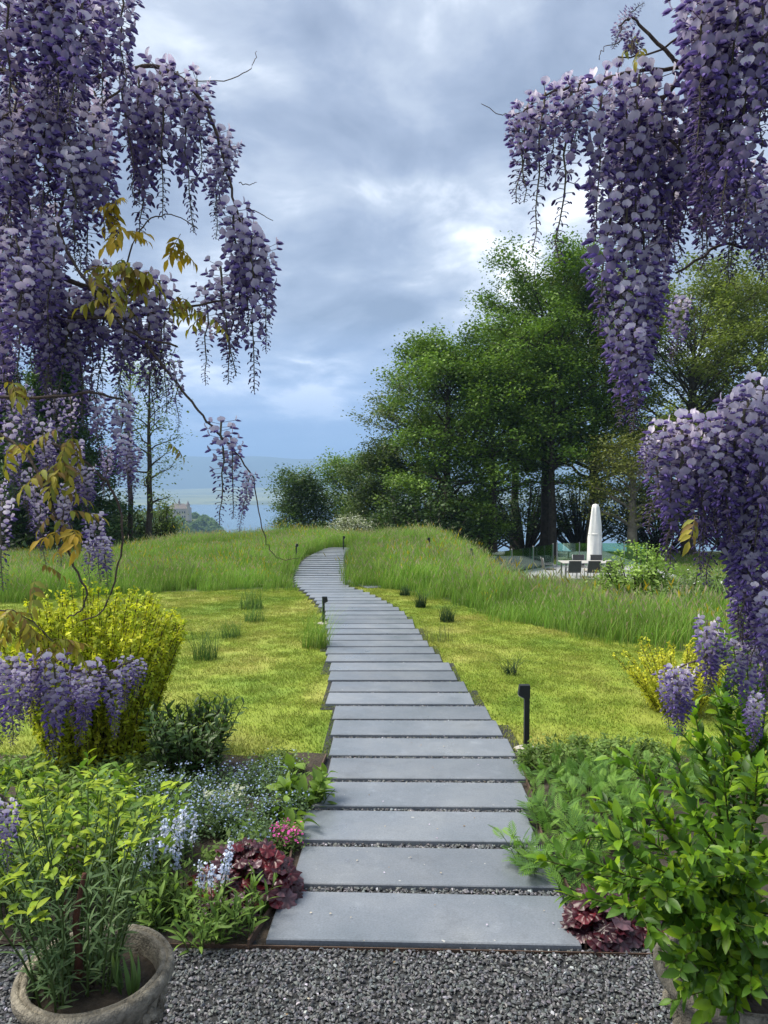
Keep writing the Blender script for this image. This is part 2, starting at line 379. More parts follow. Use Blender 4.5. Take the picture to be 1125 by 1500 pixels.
def in_poly(x, y, poly):
    poly = np.asarray(poly); ins = np.zeros(np.shape(x), bool); j = len(poly) - 1
    for i in range(len(poly)):
        xi, yi = poly[i]; xj, yj = poly[j]
        with np.errstate(divide='ignore', invalid='ignore'):
            c = ((yi > y) != (yj > y)) & (x < (xj - xi) * (y - yi) / (yj - yi + 1e-12) + xi)
        ins ^= c; j = i
    return ins
def grid_mesh(name, xs, ys, zf, m, lift=0.0, mask=None):
    X, Y = np.meshgrid(xs, ys); Z = zf(X, Y) + lift; nx = len(xs); V = np.stack([X, Y, Z], -1).reshape(-1, 3)
    I, J = np.meshgrid(np.arange(nx - 1), np.arange(len(ys) - 1)); a = (J * nx + I).ravel()
    Fq = np.stack([a, a + 1, a + nx + 1, a + nx], 1)
    if mask is not None:
        cx = (X[:-1, :-1] + X[1:, 1:]) / 2; cy = (Y[:-1, :-1] + Y[1:, 1:]) / 2; Fq = Fq[mask(cx, cy).ravel()]
        u, inv = np.unique(Fq.ravel(), return_inverse=True); V = V[u]; Fq = inv.reshape(-1, 4)
    me = bpy.data.meshes.new(name); me.from_pydata(V.tolist(), [], Fq.tolist()); me.polygons.foreach_set('use_smooth', np.ones(len(Fq), bool)); me.materials.append(m); return me
def struct(name, me): return tag(obj(name, me), kind='structure')
#@@SETTING
# ------------------------------------------------------------------ the setting
# path edges read off the photograph (row, left, right), turned into ground positions
PT = [(1420, 352, 860), (1391, 376, 846), (1306, 430, 822), (1243, 438, 786), (1189, 452, 778), (1145, 472, 762), (1109, 486, 757), (1081, 488, 740), (1055, 489, 720), (1033, 482, 698), (1014, 483, 685), (999, 485, 673),
      (984, 482, 661), (970, 481, 650), (959, 480, 640), (948, 481, 630), (939, 481, 622), (930, 480, 615), (921, 479, 609), (913, 478, 603), (907, 477, 597), (900, 475, 591), (894, 470, 582), (888, 466, 573), (883, 463, 565), (879, 460, 557),
      (874, 453, 549), (869, 447, 536), (864, 440, 520), (858, 433, 506), (848, 431, 505), (840, 432, 505), (830, 437, 504), (820, 446, 504), (812, 460, 506), (806, 474, 511), (803, 486, 516)]
_pl = np.array([gp(u, v)[:2] for v, u, _ in PT]); _pr = np.array([gp(u, v)[:2] for v, _, u in PT])
def path_l(y): return np.interp(y, _pl[:, 1], _pl[:, 0])
def path_r(y): return np.interp(y, _pr[:, 1], _pr[:, 0])
PATH_Y0 = float(gp(600, 1391)[1]); PATH_Y1 = float(_pl[-1, 1])
def on_path(x, y, pad=0.0): return (y > PATH_Y0) & (y < PATH_Y1) & (x > path_l(y) - pad) & (x < path_r(y) + pad)
def W(pts): return np.array([gp(u, v)[:2] for u, v in pts])
BED_Y = float(gp(400, 1112)[1])                                  # where the beds end and the lawn starts
lawn_l = np.vstack([[(-9, BED_Y), (path_l(BED_Y) + 0.3, BED_Y)], W([(486, 1000), (482, 940), (470, 895), (436, 862), (330, 865), (180, 870), (0, 884)]), [(-9, 12.5)]])
lawn_r = np.vstack([[(path_r(BED_Y) - 0.3, BED_Y), (6.5, BED_Y)], [(6.5, 7.0)], W([(1060, 968), (950, 944), (870, 934), (800, 921), (730, 903), (680, 888), (620, 870), (560, 862), (520, 860)]), W([(600, 920), (660, 990)])])
def in_lawn(x, y): return (in_poly(x, y, lawn_l) | in_poly(x, y, lawn_r)) & ~on_path(x, y, -0.08)
TER = (4.7, 12.6, 28.6, 35.5)                                     # terrace x0, x1, y0, y1
def in_terrace(x, y, p=0.0): return (x > TER[0] - p) & (x < TER[1] + p) & (y > TER[2] - p) & (y < TER[3] + p)

xs = np.concatenate([-np.geomspace(5000, 22, 26), np.arange(-20, 24.1, 0.5), np.geomspace(26, 5000, 26)])
ys = np.concatenate([[-60, -30, -12], np.arange(-4, 64, 0.5), np.geomspace(66, 3400, 40)])
struct('ground', grid_mesh('ground', xs, ys, lambda x, y: zfun(x, y) - 0.02, M['earth']))
struct('lawn', grid_mesh('lawn', np.arange(-9, 6.6, 0.1), np.arange(4, 15.5, 0.1), zfun, M['lawn'], 0.0, in_lawn))
struct('bed_soil', grid_mesh('bed_soil', np.arange(-5, 5, 0.125), np.arange(PATH_Y0 + 0.02, BED_Y + 0.13, 0.12), lambda x, y: zfun(x, y) + 0.01 + 0.012 * np.sin(9 * x) * np.sin(7 * y), M['soil'], 0.0, lambda x, y: ~on_path(x, y, -0.02)))
struct('gravel_path_bed', grid_mesh('gravel_path_bed', np.arange(-4, 4, 0.1), np.arange(PATH_Y0 - 0.1, PATH_Y1, 0.1), zfun, M['gravelbase'], 0.005, lambda x, y: on_path(x, y, 0.04)))
struct('gravel_forecourt', grid_mesh('gravel_forecourt', np.arange(-6, 6.1, 0.25), np.linspace(-5, PATH_Y0 + 0.02, 30), zfun, M['gravelbase']))
struct('lake', grid_mesh('lake', np.linspace(-6000, 6000, 13), np.linspace(300, 3600, 9), lambda x, y: 0 * x + LAKE, M['water']))
def far_z(x, y):
    sh = 3150 + 120 * np.sin(x / 420.0) + 60 * np.sin(x / 131.0 + 1)
    return np.where(y < sh, LAKE - 5, LAKE + 3 + 30 * sstep(0, 2500, y - sh) + 9 * np.sin(x / 210) * np.sin(y / 260) * sstep(0, 900, y - sh))
struct('far_shore', grid_mesh('far_shore', np.linspace(-5200, 5200, 120), np.linspace(2800, 6600, 60), far_z, M['farland']))
def mtn_z(x, y):
    rng = np.random.default_rng(5); h = 0
    for k in range(1, 9): h = h + np.sin(x * k / 900.0 + rng.uniform(0, 6)) / k ** 0.9 + 0.5 * np.sin((y * 1.3 + x * 0.4) * k / 700.0 + rng.uniform(0, 6)) / k
    ridge = sstep(5400, 6500, y) * (1 - sstep(6600, 7600, y))
    return LAKE + 5 + np.minimum(ridge * (300 + 30 * h + 60 * sstep(-1500, 1500, x)), 440)
struct('mountains', grid_mesh('mountains', np.linspace(-5200, 5200, 160), np.linspace(5300, 7650, 40), mtn_z, M['mountain']))

# slabs: one shared mesh, each slab an object of the path
path_root = tag(bpy.data.objects.new('slab_path', None), kind='structure'); COL.objects.link(path_root)
slab_mes = []
for k in range(3):
    slab_mes.append(MB().add(*box((0, 0, 0), (1, 0.335, 0.05), 0.004)).mesh('slab', M['slate'], False))
rng = np.random.default_rng(3)
PER = 0.398; y = PATH_Y0; k = 0; slabs = []
SKEW = [(2.0, 0.055), (3.0, 0.03), (4.5, 0.012), (7, 0.0), (13, -0.02), (20, 0.10), (24, 0.25), (30, 0.3)]
while y < PATH_Y1 - 0.4:
    yc = y + 0.17; l, r = float(path_l(yc)), float(path_r(yc)); wd = r - l; cx = (l + r) / 2
    if k and k < 28: cx += rng.uniform(-0.02, 0.02)
    o = obj('slab', slab_mes[k % 3], path_root); o.scale = (wd, 1, 1)
    sk = np.interp(yc, [a for a, _ in SKEW], [b for _, b in SKEW])
    o.location = (cx, yc, zg(cx, yc) + 0.004 + rng.uniform(-0.003, 0.003)); o.rotation_euler = (-SLOPE + rng.uniform(-0.004, 0.004), 0, -sk + rng.uniform(-0.006, 0.006)); slabs.append((cx, yc, wd, sk))
    y += PER; k += 1
a = gp(512, 858); b = gp(572, 853)                                # the branch path to the terrace
for i in range(5):
    t = i / 4; c = a * (1 - t) + b * t; o = obj('slab', slab_mes[0], path_root); o.scale = (1.15, 0.95, 1)
    o.location = (c[0] + 0.25, c[1] + 0.1, zg(c[0] + 0.25, c[1]) + 0.006); o.rotation_euler = (-SLOPE, 0, math.radians(-62))

# gravel chips (uncountable): forecourt and the joints between slabs
def chips(name, X, Y, Z, size, label):
    rng = np.random.default_rng(11); n = len(X)
    base = np.array([(-1, -.6, 0), (0.1, -.8, 0.1), (1, -.1, 0), (0.3, .8, .05), (-.7, .55, 0), (-.35, -.2, .6), (.45, .1, .55)])
    Fc = np.array([(0, 1, 5), (1, 6, 5), (1, 2, 6), (2, 3, 6), (3, 5, 6), (3, 4, 5), (4, 0, 5)])
    s = size * rng.uniform(0.55, 1.35, n); B = base[None] * (1 + rng.uniform(-0.25, 0.25, (n, 7, 3))) * s[:, None, None] * np.array([1, 0.75, 1.0])
    az = rng.uniform(0, 6.283, n); tl = rng.normal(0, 0.45, n); c, q = np.cos(tl), np.sin(tl)
    y2 = B[..., 1] * c[:, None] - B[..., 2] * q[:, None]; z2 = B[..., 1] * q[:, None] + B[..., 2] * c[:, None]
    c, q = np.cos(az), np.sin(az); x3 = B[..., 0] * c[:, None] - y2 * q[:, None]; y3 = B[..., 0] * q[:, None] + y2 * c[:, None]
    V = np.stack([x3 + X[:, None], y3 + Y[:, None], z2 + Z[:, None] + 0.3 * s[:, None]], -1).reshape(-1, 3)
    Fall = (Fc[None] + 7 * np.arange(n)[:, None, None]).reshape(-1, 3)
    g = np.where(rng.uniform(0, 1, n) < 0.035, rng.uniform(0.2, 0.42, n), rng.uniform(0.045, 0.17, n))
    C = g[:, None] * np.array([0.97, 1.0, 1.06]) * (1 + rng.uniform(-0.08, 0.08, (n, 3)))
    me = bpy.data.meshes.new(name); me.from_pydata(V.tolist(), [], Fall.tolist())
    at = me.attributes.new('col', 'FLOAT_COLOR', 'POINT'); at.data.foreach_set('color', np.concatenate([np.repeat(C, 7, 0), np.ones((n * 7, 1))], 1).astype(np.float32).ravel())
    me.materials.append(M['stone']); tag(obj(name, me), label, 'gravel', kind='stuff')
rng = np.random.default_rng(8)
n = 50000; X = rng.uniform(-1.75, 1.75, n); Y = rng.uniform(1.25, PATH_Y0 - 0.012, n)
chips('gravel', X, Y, zfun(X, Y) + rng.uniform(0, 0.008, n), 0.0073, 'dark grey slate chippings covering the forecourt in front of the path')
X, Y = [], []
for (cx, yc, wd, sk) in slabs[:16]:
    n = int(wd * 560 / (1 + yc * 0.06)); x = rng.uniform(-wd / 2, wd / 2, n); X.append(cx + x); Y.append(yc + 0.199 + rng.uniform(-0.034, 0.034, n) - x * math.tan(sk))
X = np.concatenate(X); Y = np.concatenate(Y)
chips('joint_gravel', X, Y, zfun(X, Y) + 0.009, 0.0085, 'dark slate chippings filling the joints between the path slabs')

# rusty edging strips
def strip(P, h, t, name, label):
    P = np.array(P); mb = MB(); T = np.gradient(P, axis=0)[:, :2]; T /= np.linalg.norm(T, axis=1)[:, None]; Nn = np.stack([-T[:, 1], T[:, 0]], 1) * t / 2
    V = []; Fc = []
    for p, q in zip(P, Nn):
        z = zg(*p); V += [(p[0] - q[0], p[1] - q[1], z - 0.06), (p[0] - q[0], p[1] - q[1], z + h), (p[0] + q[0], p[1] + q[1], z + h), (p[0] + q[0], p[1] + q[1], z - 0.06)]
    for i in range(len(P) - 1):
        for j in range(4): Fc.append((i * 4 + j, i * 4 + (j + 1) % 4, i * 4 + 4 + (j + 1) % 4, i * 4 + 4 + j))
    Fc += [(3, 2, 1, 0), tuple(len(P) * 4 - 4 + j for j in range(4))]
    return tag(obj(name, mb.add(V, Fc).mesh(name, M['steel'], False)), label, 'edging')
yy = np.linspace(PATH_Y0, BED_Y, 14)
strip([(path_l(v) - 0.03, v) for v in yy], 0.036, 0.008, 'edging_strip', 'rusty steel edging strip between the red heuchera bed and the slab path')
strip([(path_r(v) + 0.03, v) for v in yy], 0.034, 0.008, 'edging_strip', 'rusty steel edging strip along the ferny bed beside the slab path')
strip([(x, PATH_Y0 - 0.012 - 0.035 * x * 1.0) for x in np.linspace(-2.6, 2.6, 20)], 0.014, 0.004, 'edging_strip', 'thin rusty edging strip where the dark gravel meets the first slab')

# ------------------------------------------------------------------ grass
def blade_clump(rng, n, rad, h0, h1, wd, cols, lean=0.5, seg=3, heads=0, headcol=(0.34, 0.30, 0.21)):
    mb = MB()
    for i in range(n):
        a = rng.uniform(0, 6.283); r = rad * math.sqrt(rng.uniform()); h = rng.uniform(h0, h1); az = rng.uniform(0, 6.283); ln = lean * rng.uniform(0.15, 1) * h
        c0 = np.array([r * math.cos(a), r * math.sin(a), 0]); d = np.array([math.cos(az), math.sin(az), 0]); s = np.array([-d[1], d[0], 0]) * wd * rng.uniform(0.6, 1.2) / 2
        V = []; t = np.arange(seg + 1) / seg
        for q in t:
            p = c0 + d * ln * q ** 2 + np.array([0, 0, h * (q - 0.12 * q * q * lean)]); ww = 1 - q ** 1.6 * 0.95
            V += [p - s * ww, p + s * ww]
        col = vary(rng, cols[rng.integers(len(cols))], 0.22)
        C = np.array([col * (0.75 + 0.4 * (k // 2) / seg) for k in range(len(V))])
        mb.add(V, [(2 * k, 2 * k + 1, 2 * k + 3, 2 * k + 2) for k in range(seg)], C)
        if heads and rng.uniform() < heads:
            tip = V[-1]; dd = np.array([d[0] * 0.5, d[1] * 0.5, 1.0]); dd /= np.linalg.norm(dd); s2 = s / np.linalg.norm(s) * 0.008; Lh = rng.uniform(0.06, 0.12)
            s3 = np.cross(dd, s2); hc = vary(rng, headcol, 0.3)
            for sv in (s2, s3): mb.add([tip - dd * 0.02, tip + sv + dd * Lh * .4, tip + dd * Lh, tip - sv + dd * Lh * .4], [(0, 1, 2, 3)], hc)
    return mb
rng = np.random.default_rng(21)
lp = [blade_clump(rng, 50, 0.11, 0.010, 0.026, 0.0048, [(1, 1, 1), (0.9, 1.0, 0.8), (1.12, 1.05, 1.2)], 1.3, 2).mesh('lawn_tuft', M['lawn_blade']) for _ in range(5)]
n = 26000; X = rng.uniform(-9, 6.5, n); Y = BED_Y + (15.5 - BED_Y) * rng.uniform(0, 1, n); k = in_lawn(X, Y); X, Y = X[k], Y[k]
vis = np.abs(X) < 0.56 * Y + 0.6; X, Y = X[vis], Y[vis]; n = len(X)
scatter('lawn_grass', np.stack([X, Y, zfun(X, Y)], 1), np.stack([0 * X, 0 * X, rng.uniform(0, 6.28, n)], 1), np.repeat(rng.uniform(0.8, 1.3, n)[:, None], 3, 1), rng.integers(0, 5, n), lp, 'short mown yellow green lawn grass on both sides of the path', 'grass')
MC = [(0.165, 0.30, 0.042), (0.21, 0.35, 0.055), (0.13, 0.25, 0.04), (0.28, 0.37, 0.10)]
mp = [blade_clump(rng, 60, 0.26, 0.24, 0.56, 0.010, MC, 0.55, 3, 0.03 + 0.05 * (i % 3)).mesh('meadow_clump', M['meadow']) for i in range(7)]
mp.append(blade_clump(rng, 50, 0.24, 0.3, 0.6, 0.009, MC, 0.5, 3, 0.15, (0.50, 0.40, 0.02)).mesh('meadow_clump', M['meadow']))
n = 60000; X = rng.uniform(-20, 24, n); Y = rng.uniform(6.2, 44, n)
jx, jy = rng.normal(0, 0.10, n), rng.normal(0, 0.16, n)
keep = ~in_lawn(X + jx, Y + jy) & ~on_path(X, Y, 0.16) & ~in_terrace(X, Y, 0.2) & (np.abs(X) < 0.56 * Y + 2) & (rng.uniform(0, 1, n) < np.clip(1.25 - Y / 48, 0.3, 1))
keep &= ((Y > 12.0) | (X > 0.9)) & ~((X < 0) & (Y > 31)) & ~((Y < 7.4) & (X < 4))
keep &= ~((X > 0.5) & (X < 2.0) & (Y < 15.8) & (Y > 12) & (X < 0.35 + (Y - 13) * 0.9) & (Y < 14.2))
X, Y = X[keep], Y[keep]; n = len(X); e = in_lawn(X + 0.25, Y - 0.3) | in_lawn(X - 0.25, Y - 0.3)
s = rng.uniform(0.65, 1.1, n) * np.where(e, 0.75, 1) * np.where(X < 0, 0.85, 1.0); s *= (1 + 0.2 * np.sin(X * 1.3 + 2 * np.sin(Y * .7)) * np.sin(Y * 0.8)) * np.where(rng.uniform(0, 1, n) < 0.06, 1.3, 1)
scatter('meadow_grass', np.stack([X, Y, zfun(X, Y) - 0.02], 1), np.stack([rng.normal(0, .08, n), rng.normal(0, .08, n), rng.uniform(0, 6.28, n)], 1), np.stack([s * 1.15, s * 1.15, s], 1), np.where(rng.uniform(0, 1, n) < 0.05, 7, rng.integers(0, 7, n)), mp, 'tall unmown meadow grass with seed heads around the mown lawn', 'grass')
# single tufts left standing on the lawn
def tuft(u, v, h, rad, label, n=70, cols=MC, wd=0.008, lean=0.45, group=None):
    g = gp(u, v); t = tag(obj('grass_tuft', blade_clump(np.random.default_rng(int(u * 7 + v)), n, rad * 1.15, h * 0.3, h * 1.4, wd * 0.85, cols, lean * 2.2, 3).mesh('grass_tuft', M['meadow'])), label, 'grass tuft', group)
    t.location = (g[0], g[1], g[2] - 0.01); return t
DK = [(0.06, 0.13, 0.035), (0.085, 0.17, 0.04), (0.12, 0.21, 0.05)]
tuft(300, 966, 0.30, 0.11, 'grass tuft with tall wispy stalks on the lawn by the golden shrub', 150, DK)
tuft(337, 934, 0.24, 0.11, 'short rounded grass tuft on the lawn between two taller tufts', 120, DK)
tuft(373, 910, 0.22, 0.13, 'bright low grass tuft on the lawn in front of a taller one', 130, DK)
tuft(369, 892, 0.36, 0.17, 'tall dense grass tuft on the lawn next to the meadow edge', 170, DK)
tuft(463, 948, 0.42, 0.14, 'feathery tall grass clump leaning on the path beside the short bollard light', 200, MC)
tuft(748, 988, 0.20, 0.07, 'dark spiky rush tuft alone on the lawn behind the big bollard light', 60, [(0.03, 0.065, 0.03), (0.045, 0.085, 0.035)], 0.009, 0.9)
tuft(641, 940, 0.26, 0.16, 'sparse pale grass patch on the lawn touching the slab ends', 70, [(0.13, 0.17, 0.06), (0.17, 0.2, 0.08)], 0.006)
def bush_clump(u, v, h, r, label):
    g = gp(u, v); rng = np.random.default_rng(int(u)); t = thing('rush_clump', label, 'plant', (g[0], g[1], g[2]))
    obj('stems', blade_clump(rng, 150, r, h * 0.25, h * 1.2, 0.009, [(0.028, 0.06, 0.028), (0.04, 0.075, 0.03), (0.05, 0.09, 0.035)], 0.9, 3).mesh('stems', M['meadow']), t)
bush_clump(655, 911, 0.27, 0.10, 'dark green upright lavender clump on the lawn, widest of three')
bush_clump(616, 890, 0.27, 0.08, 'dark green upright lavender clump on the lawn, narrow middle one of three')
bush_clump(593, 873, 0.20, 0.09, 'dark green low lavender clump at the corner of the branch path')
# ------------------------------------------------------------------ trees
def leaf_quads(rng, centers, n_per, sig, size, cols, flat=0.5, asp=0.6):
    """many leaf-sized diamonds spread round the twig ends"""
    c = np.repeat(centers, n_per, 0); n = len(c); cc = np.repeat(np.array(cols)[rng.integers(0, len(cols), len(centers))] * rng.uniform(0.75, 1.25, (len(centers), 1)), n_per, 0)
    p = c + rng.normal(0, 1, (n, 3)) * np.asarray(sig)
    nr = rng.normal(0, 1, (n, 3)); nr[:, 2] = np.abs(nr[:, 2]) + flat * 2; nr /= np.linalg.norm(nr, axis=1)[:, None]
    a = np.cross(nr, rng.normal(0, 1, (n, 3))); a /= np.linalg.norm(a, axis=1)[:, None]; b = np.cross(nr, a)
    s = size * rng.uniform(0.6, 1.3, (n, 1)); a = a * s * 0.5; b = b * s * 0.5 * asp
    Q = np.stack([p - a, p - b + nr * s * 0.08, p + a, p + b + nr * s * 0.08], 1)
    return Q, cc * rng.uniform(0.8, 1.2, (n, 1))
def gen_tree(name, label, loc, H, r0, cb, rx, seed, cols, limbs=26, n_per=46, leaf=0.19, sig=(0.55, 0.55, 0.26), barkm='bark', group=None, lean=0.0, up=0.72, top=0.16, profpow=0.55, cat='tree', bend=0.15, sub=5):
    rng = np.random.default_rng(seed); t = thing(name, label, cat, loc, 0, group)
    k = 11; tt = np.linspace(0, 1, k); TP = np.stack([np.cumsum(rng.normal(0, bend * H / 60, k)) + lean * tt * H, np.cumsum(rng.normal(0, bend * H / 60, k)), tt * H * 0.95], 1); TP -= TP[0] + np.array([0, 0, 0.25])
    TR = r0 * (1 - tt) ** 0.75 + r0 * 0.08; TR[0] *= 1.35
    mb = MB(); mb.add(*tube(smooth_path(TP, 2), np.interp(np.linspace(0, 1, 2 * k - 1), tt, TR), 8))
    def at(q): return np.array([np.interp(q, tt, TP[:, i]) for i in range(3)])
    cl = []
    for i in range(limbs):
        q = cb + (0.985 - cb) * ((i + rng.uniform(0.1, 0.9)) / limbs) ** 0.9; u = (q - cb) / (1 - cb)
        prof = max(top, math.sin(math.pi * min(1, 0.20 + 0.67 * u)) ** profpow)
        Ln = rx * prof * rng.uniform(0.7, 1.12); az = i * 2.399 + rng.uniform(-0.5, 0.5); el = up * (0.35 + 0.9 * u) + rng.uniform(-0.15, 0.2)
        d = np.array([math.cos(az) * math.cos(el), math.sin(az) * math.cos(el), math.sin(el)]); s = at(q); P = [s]
        for m in range(4):
            d2 = d + rng.normal(0, 0.16, 3) + np.array([0, 0, 0.10 - 0.10 * m]); P.append(P[-1] + d2 / np.linalg.norm(d2) * Ln / 4)
        P = np.array(P); rl = r0 * (0.30 * (1 - u) + 0.10); mb.add(*tube(P, np.linspace(rl, rl * 0.2, 5), 5, False))
        cl.append(P[-1]); cl.append(P[-2])
        for m in range(sub):
            f = rng.uniform(0.25, 0.98); b = np.array([np.interp(f, np.linspace(0, 1, 5), P[:, j]) for j in range(3)])
            a2 = az + rng.choice([-1, 1]) * rng.uniform(0.5, 1.2); e2 = el * 0.6 + rng.uniform(-0.25, 0.45); l2 = Ln * rng.uniform(0.22, 0.42)
            e = b + l2 * np.array([math.cos(a2) * math.cos(e2), math.sin(a2) * math.cos(e2), math.sin(e2)])
            mb.add(*tube([b, (b + e) / 2 + rng.normal(0, 0.06, 3), e], [rl * 0.35, rl * 0.25, rl * 0.1], 4, False)); cl.append(e); cl.append((b + e * 2) / 3)
    obj('trunk', mb.mesh('trunk', M[barkm]), t)
    Q, C = leaf_quads(rng, np.array(cl), n_per, sig, leaf, cols)
    tag(obj('crown', quads_mesh('crown', Q, C, M['leaf']), t)); return t
def tloc(u, d, v=None):
    r = ray(u, 750); x = r[0] * d / r[1]; return (x, d, zg(x, d))
GRN = [(0.12, 0.21, 0.028), (0.155, 0.25, 0.036), (0.09, 0.17, 0.026)]
OLV = [(0.15, 0.195, 0.036), (0.175, 0.22, 0.042), (0.125, 0.17, 0.03)]
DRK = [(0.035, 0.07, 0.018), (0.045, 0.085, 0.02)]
def th(u, d, vtop):                                               # height of a tree whose top shows at row vtop
    return px(u, vtop, d)[2] - tloc(u, d)[2]
gen_tree('broadleaf_tree', 'tallest broadleaf tree of the grove, with a rounded open top', tloc(800, 44), th(800, 44, 412), 0.38, 0.34, 5.6, 1, GRN, 66, 72, 0.18, (0.36, 0.36, 0.22))
gen_tree('broadleaf_tree', 'dense mid green tree standing at the lake side end of the grove', tloc(655, 42), th(655, 42, 512), 0.30, 0.14, 4.3, 2, GRN, 62, 68, 0.18, (0.36, 0.36, 0.22))
gen_tree('broadleaf_tree', 'slender tree with bare lower trunk between the dense and the tallest tree', tloc(724, 41), th(724, 41, 545), 0.26, 0.40, 3.6, 3, GRN, 34, 44, 0.19, (0.42, 0.42, 0.3))
gen_tree('broadleaf_tree', 'olive tinted tree directly behind the white parasol', tloc(868, 46), th(868, 46, 428), 0.34, 0.30, 5.4, 4, OLV, 60, 64, 0.18, (0.36, 0.36, 0.22))
gen_tree('broadleaf_tree', 'wide olive green tree beyond the terrace at the grove edge', tloc(1010, 42), th(1010, 42, 452), 0.36, 0.18, 6.2, 5, OLV, 64, 66, 0.18, (0.36, 0.36, 0.22))
gen_tree('broadleaf_tree', 'yellowish low tree with a pale crooked trunk beside the closed parasol', tloc(930, 37), th(930, 37, 655), 0.30, 0.34, 2.6, 6, [(0.15, 0.17, 0.035), (0.12, 0.145, 0.03)], 18, 40, 0.16, barkm='palebark', lean=-0.05, bend=0.5)
gen_tree('broadleaf_tree', 'feathery tree with light outer twigs on the lake side of the grove', tloc(612, 46), th(612, 46, 560), 0.24, 0.05, 4.2, 7, [(0.08, 0.125, 0.028), (0.11, 0.15, 0.04)], 40, 46, 0.18, (0.45, 0.45, 0.22))
gen_tree('broadleaf_tree', 'twin stemmed dark tree growing right beside the tallest tree', tloc(812, 41), th(812, 41, 520), 0.24, 0.42, 3.2, 8, GRN, 30, 40, 0.19, (0.45, 0.45, 0.22))
gen_tree('broadleaf_tree', 'broad tree filling the far end of the grove beyond the terrace', tloc(1110, 46), th(1110, 46, 430), 0.4, 0.12, 6.4, 9, OLV, 54, 56, 0.22)
gen_tree('broadleaf_tree', 'tall backing tree seen through gaps between the grove trunks', tloc(755, 53), th(755, 53, 470), 0.30, 0.30, 4.6, 10, GRN, 40, 42, 0.2, (0.5, 0.5, 0.24))
gen_tree('oak_tree', 'low dark oak at the brow of the hill beside the lake view', tloc(440, 48), th(440, 48, 706), 0.2, 0.06, 2.7, 11, [(0.055, 0.105, 0.026), (0.075, 0.135, 0.03)], 40, 56, 0.16, (0.32, 0.32, 0.22))
gen_tree('oak_tree', 'mid green spreading tree between the low oak and the grove', tloc(510, 50), th(510, 50, 682), 0.24, 0.06, 3.1, 12, GRN, 40, 56, 0.17, (0.42, 0.42, 0.25))
gen_tree('oak_tree', 'rounded tree leaning against the grove above the white blossoming bush', tloc(560, 45), th(560, 45, 655), 0.22, 0.15, 2.5, 13, [(0.08, 0.125, 0.03), (0.06, 0.10, 0.025)], 38, 54, 0.17, (0.36, 0.36, 0.25))
def gen_bush(name, label, loc, H, rx, cols, seed, nclump=60, n_per=40, leaf=0.08, sig=0.12, extra=None, cat='bush', leafm='leaf', group=None):
    rng = np.random.default_rng(seed); t = thing(name, label, cat, loc, 0, group); mb = MB(); cl = []
    for i in range(nclump):
        a = rng.uniform(0, 6.283); r = rx * math.sqrt(rng.uniform()); h = H * (0.25 + 0.75 * math.sqrt(max(0, 1 - (r / rx) ** 2))) * rng.uniform(0.45, 1.0)
        e = np.array([r * math.cos(a), r * math.sin(a), h]); mb.add(*tube([(e[0] * .12, e[1] * .12, -0.05), e * [0.55, 0.55, 0.5] + rng.normal(0, 0.02, 3), e], [0.03 * H * .5, 0.02 * H * .5, 0.006 * H], 4, False)); cl.append(e); cl.append(e * [0.8, 0.8, 0.75])
    obj('stems', mb.mesh('stems', M['bark']), t)
    Q, C = leaf_quads(rng, np.array(cl), n_per, (sig, sig, sig * 0.7), leaf, cols)
    if extra is not None:
        k = rng.uniform(0, 1, len(C)) < extra[0]; C[k] = np.array(extra[1])
    obj('crown', quads_mesh('crown', Q, C, M[leafm]), t); return t
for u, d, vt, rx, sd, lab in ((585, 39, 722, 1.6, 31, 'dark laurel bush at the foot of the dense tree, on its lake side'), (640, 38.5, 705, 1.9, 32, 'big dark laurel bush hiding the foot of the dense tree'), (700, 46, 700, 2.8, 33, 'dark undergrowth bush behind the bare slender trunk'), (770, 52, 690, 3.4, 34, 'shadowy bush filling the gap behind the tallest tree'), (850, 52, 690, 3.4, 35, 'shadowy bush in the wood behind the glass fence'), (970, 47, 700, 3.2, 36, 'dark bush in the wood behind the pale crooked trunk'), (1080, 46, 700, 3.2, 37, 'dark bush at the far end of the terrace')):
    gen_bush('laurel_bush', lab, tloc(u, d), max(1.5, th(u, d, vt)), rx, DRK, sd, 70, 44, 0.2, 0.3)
gen_bush('white_blossom_bush', 'bush with white blossom on the brow where the path disappears', tloc(514, 27.5), 0.95, 0.85, [(0.16, 0.20, 0.10)], 41, 60, 26, 0.07, 0.11, (0.35, (0.55, 0.56, 0.48)))
gen_bush('round_shrub', 'fresh green round shrub in front of the terrace chairs', tloc(940, 17), th(940, 17, 796), 1.0, [(0.20, 0.32, 0.06), (0.25, 0.37, 0.08)], 42, 110, 56, 0.085, 0.12)
gen_bush('round_shrub', 'greyer green low shrub next to the fresh round one', tloc(1010, 15.5), th(1010, 15.5, 830), 0.9, [(0.10, 0.15, 0.055), (0.13, 0.18, 0.08)], 43, 60, 40, 0.07, 0.12, (0.04, (0.5, 0.52, 0.5)))
gen_bush('round_shrub', 'soft green shrub under the hanging flowers by the terrace', tloc(1085, 16), th(1085, 16, 825), 1.1, [(0.10, 0.16, 0.045)], 44, 60, 40, 0.08, 0.13)
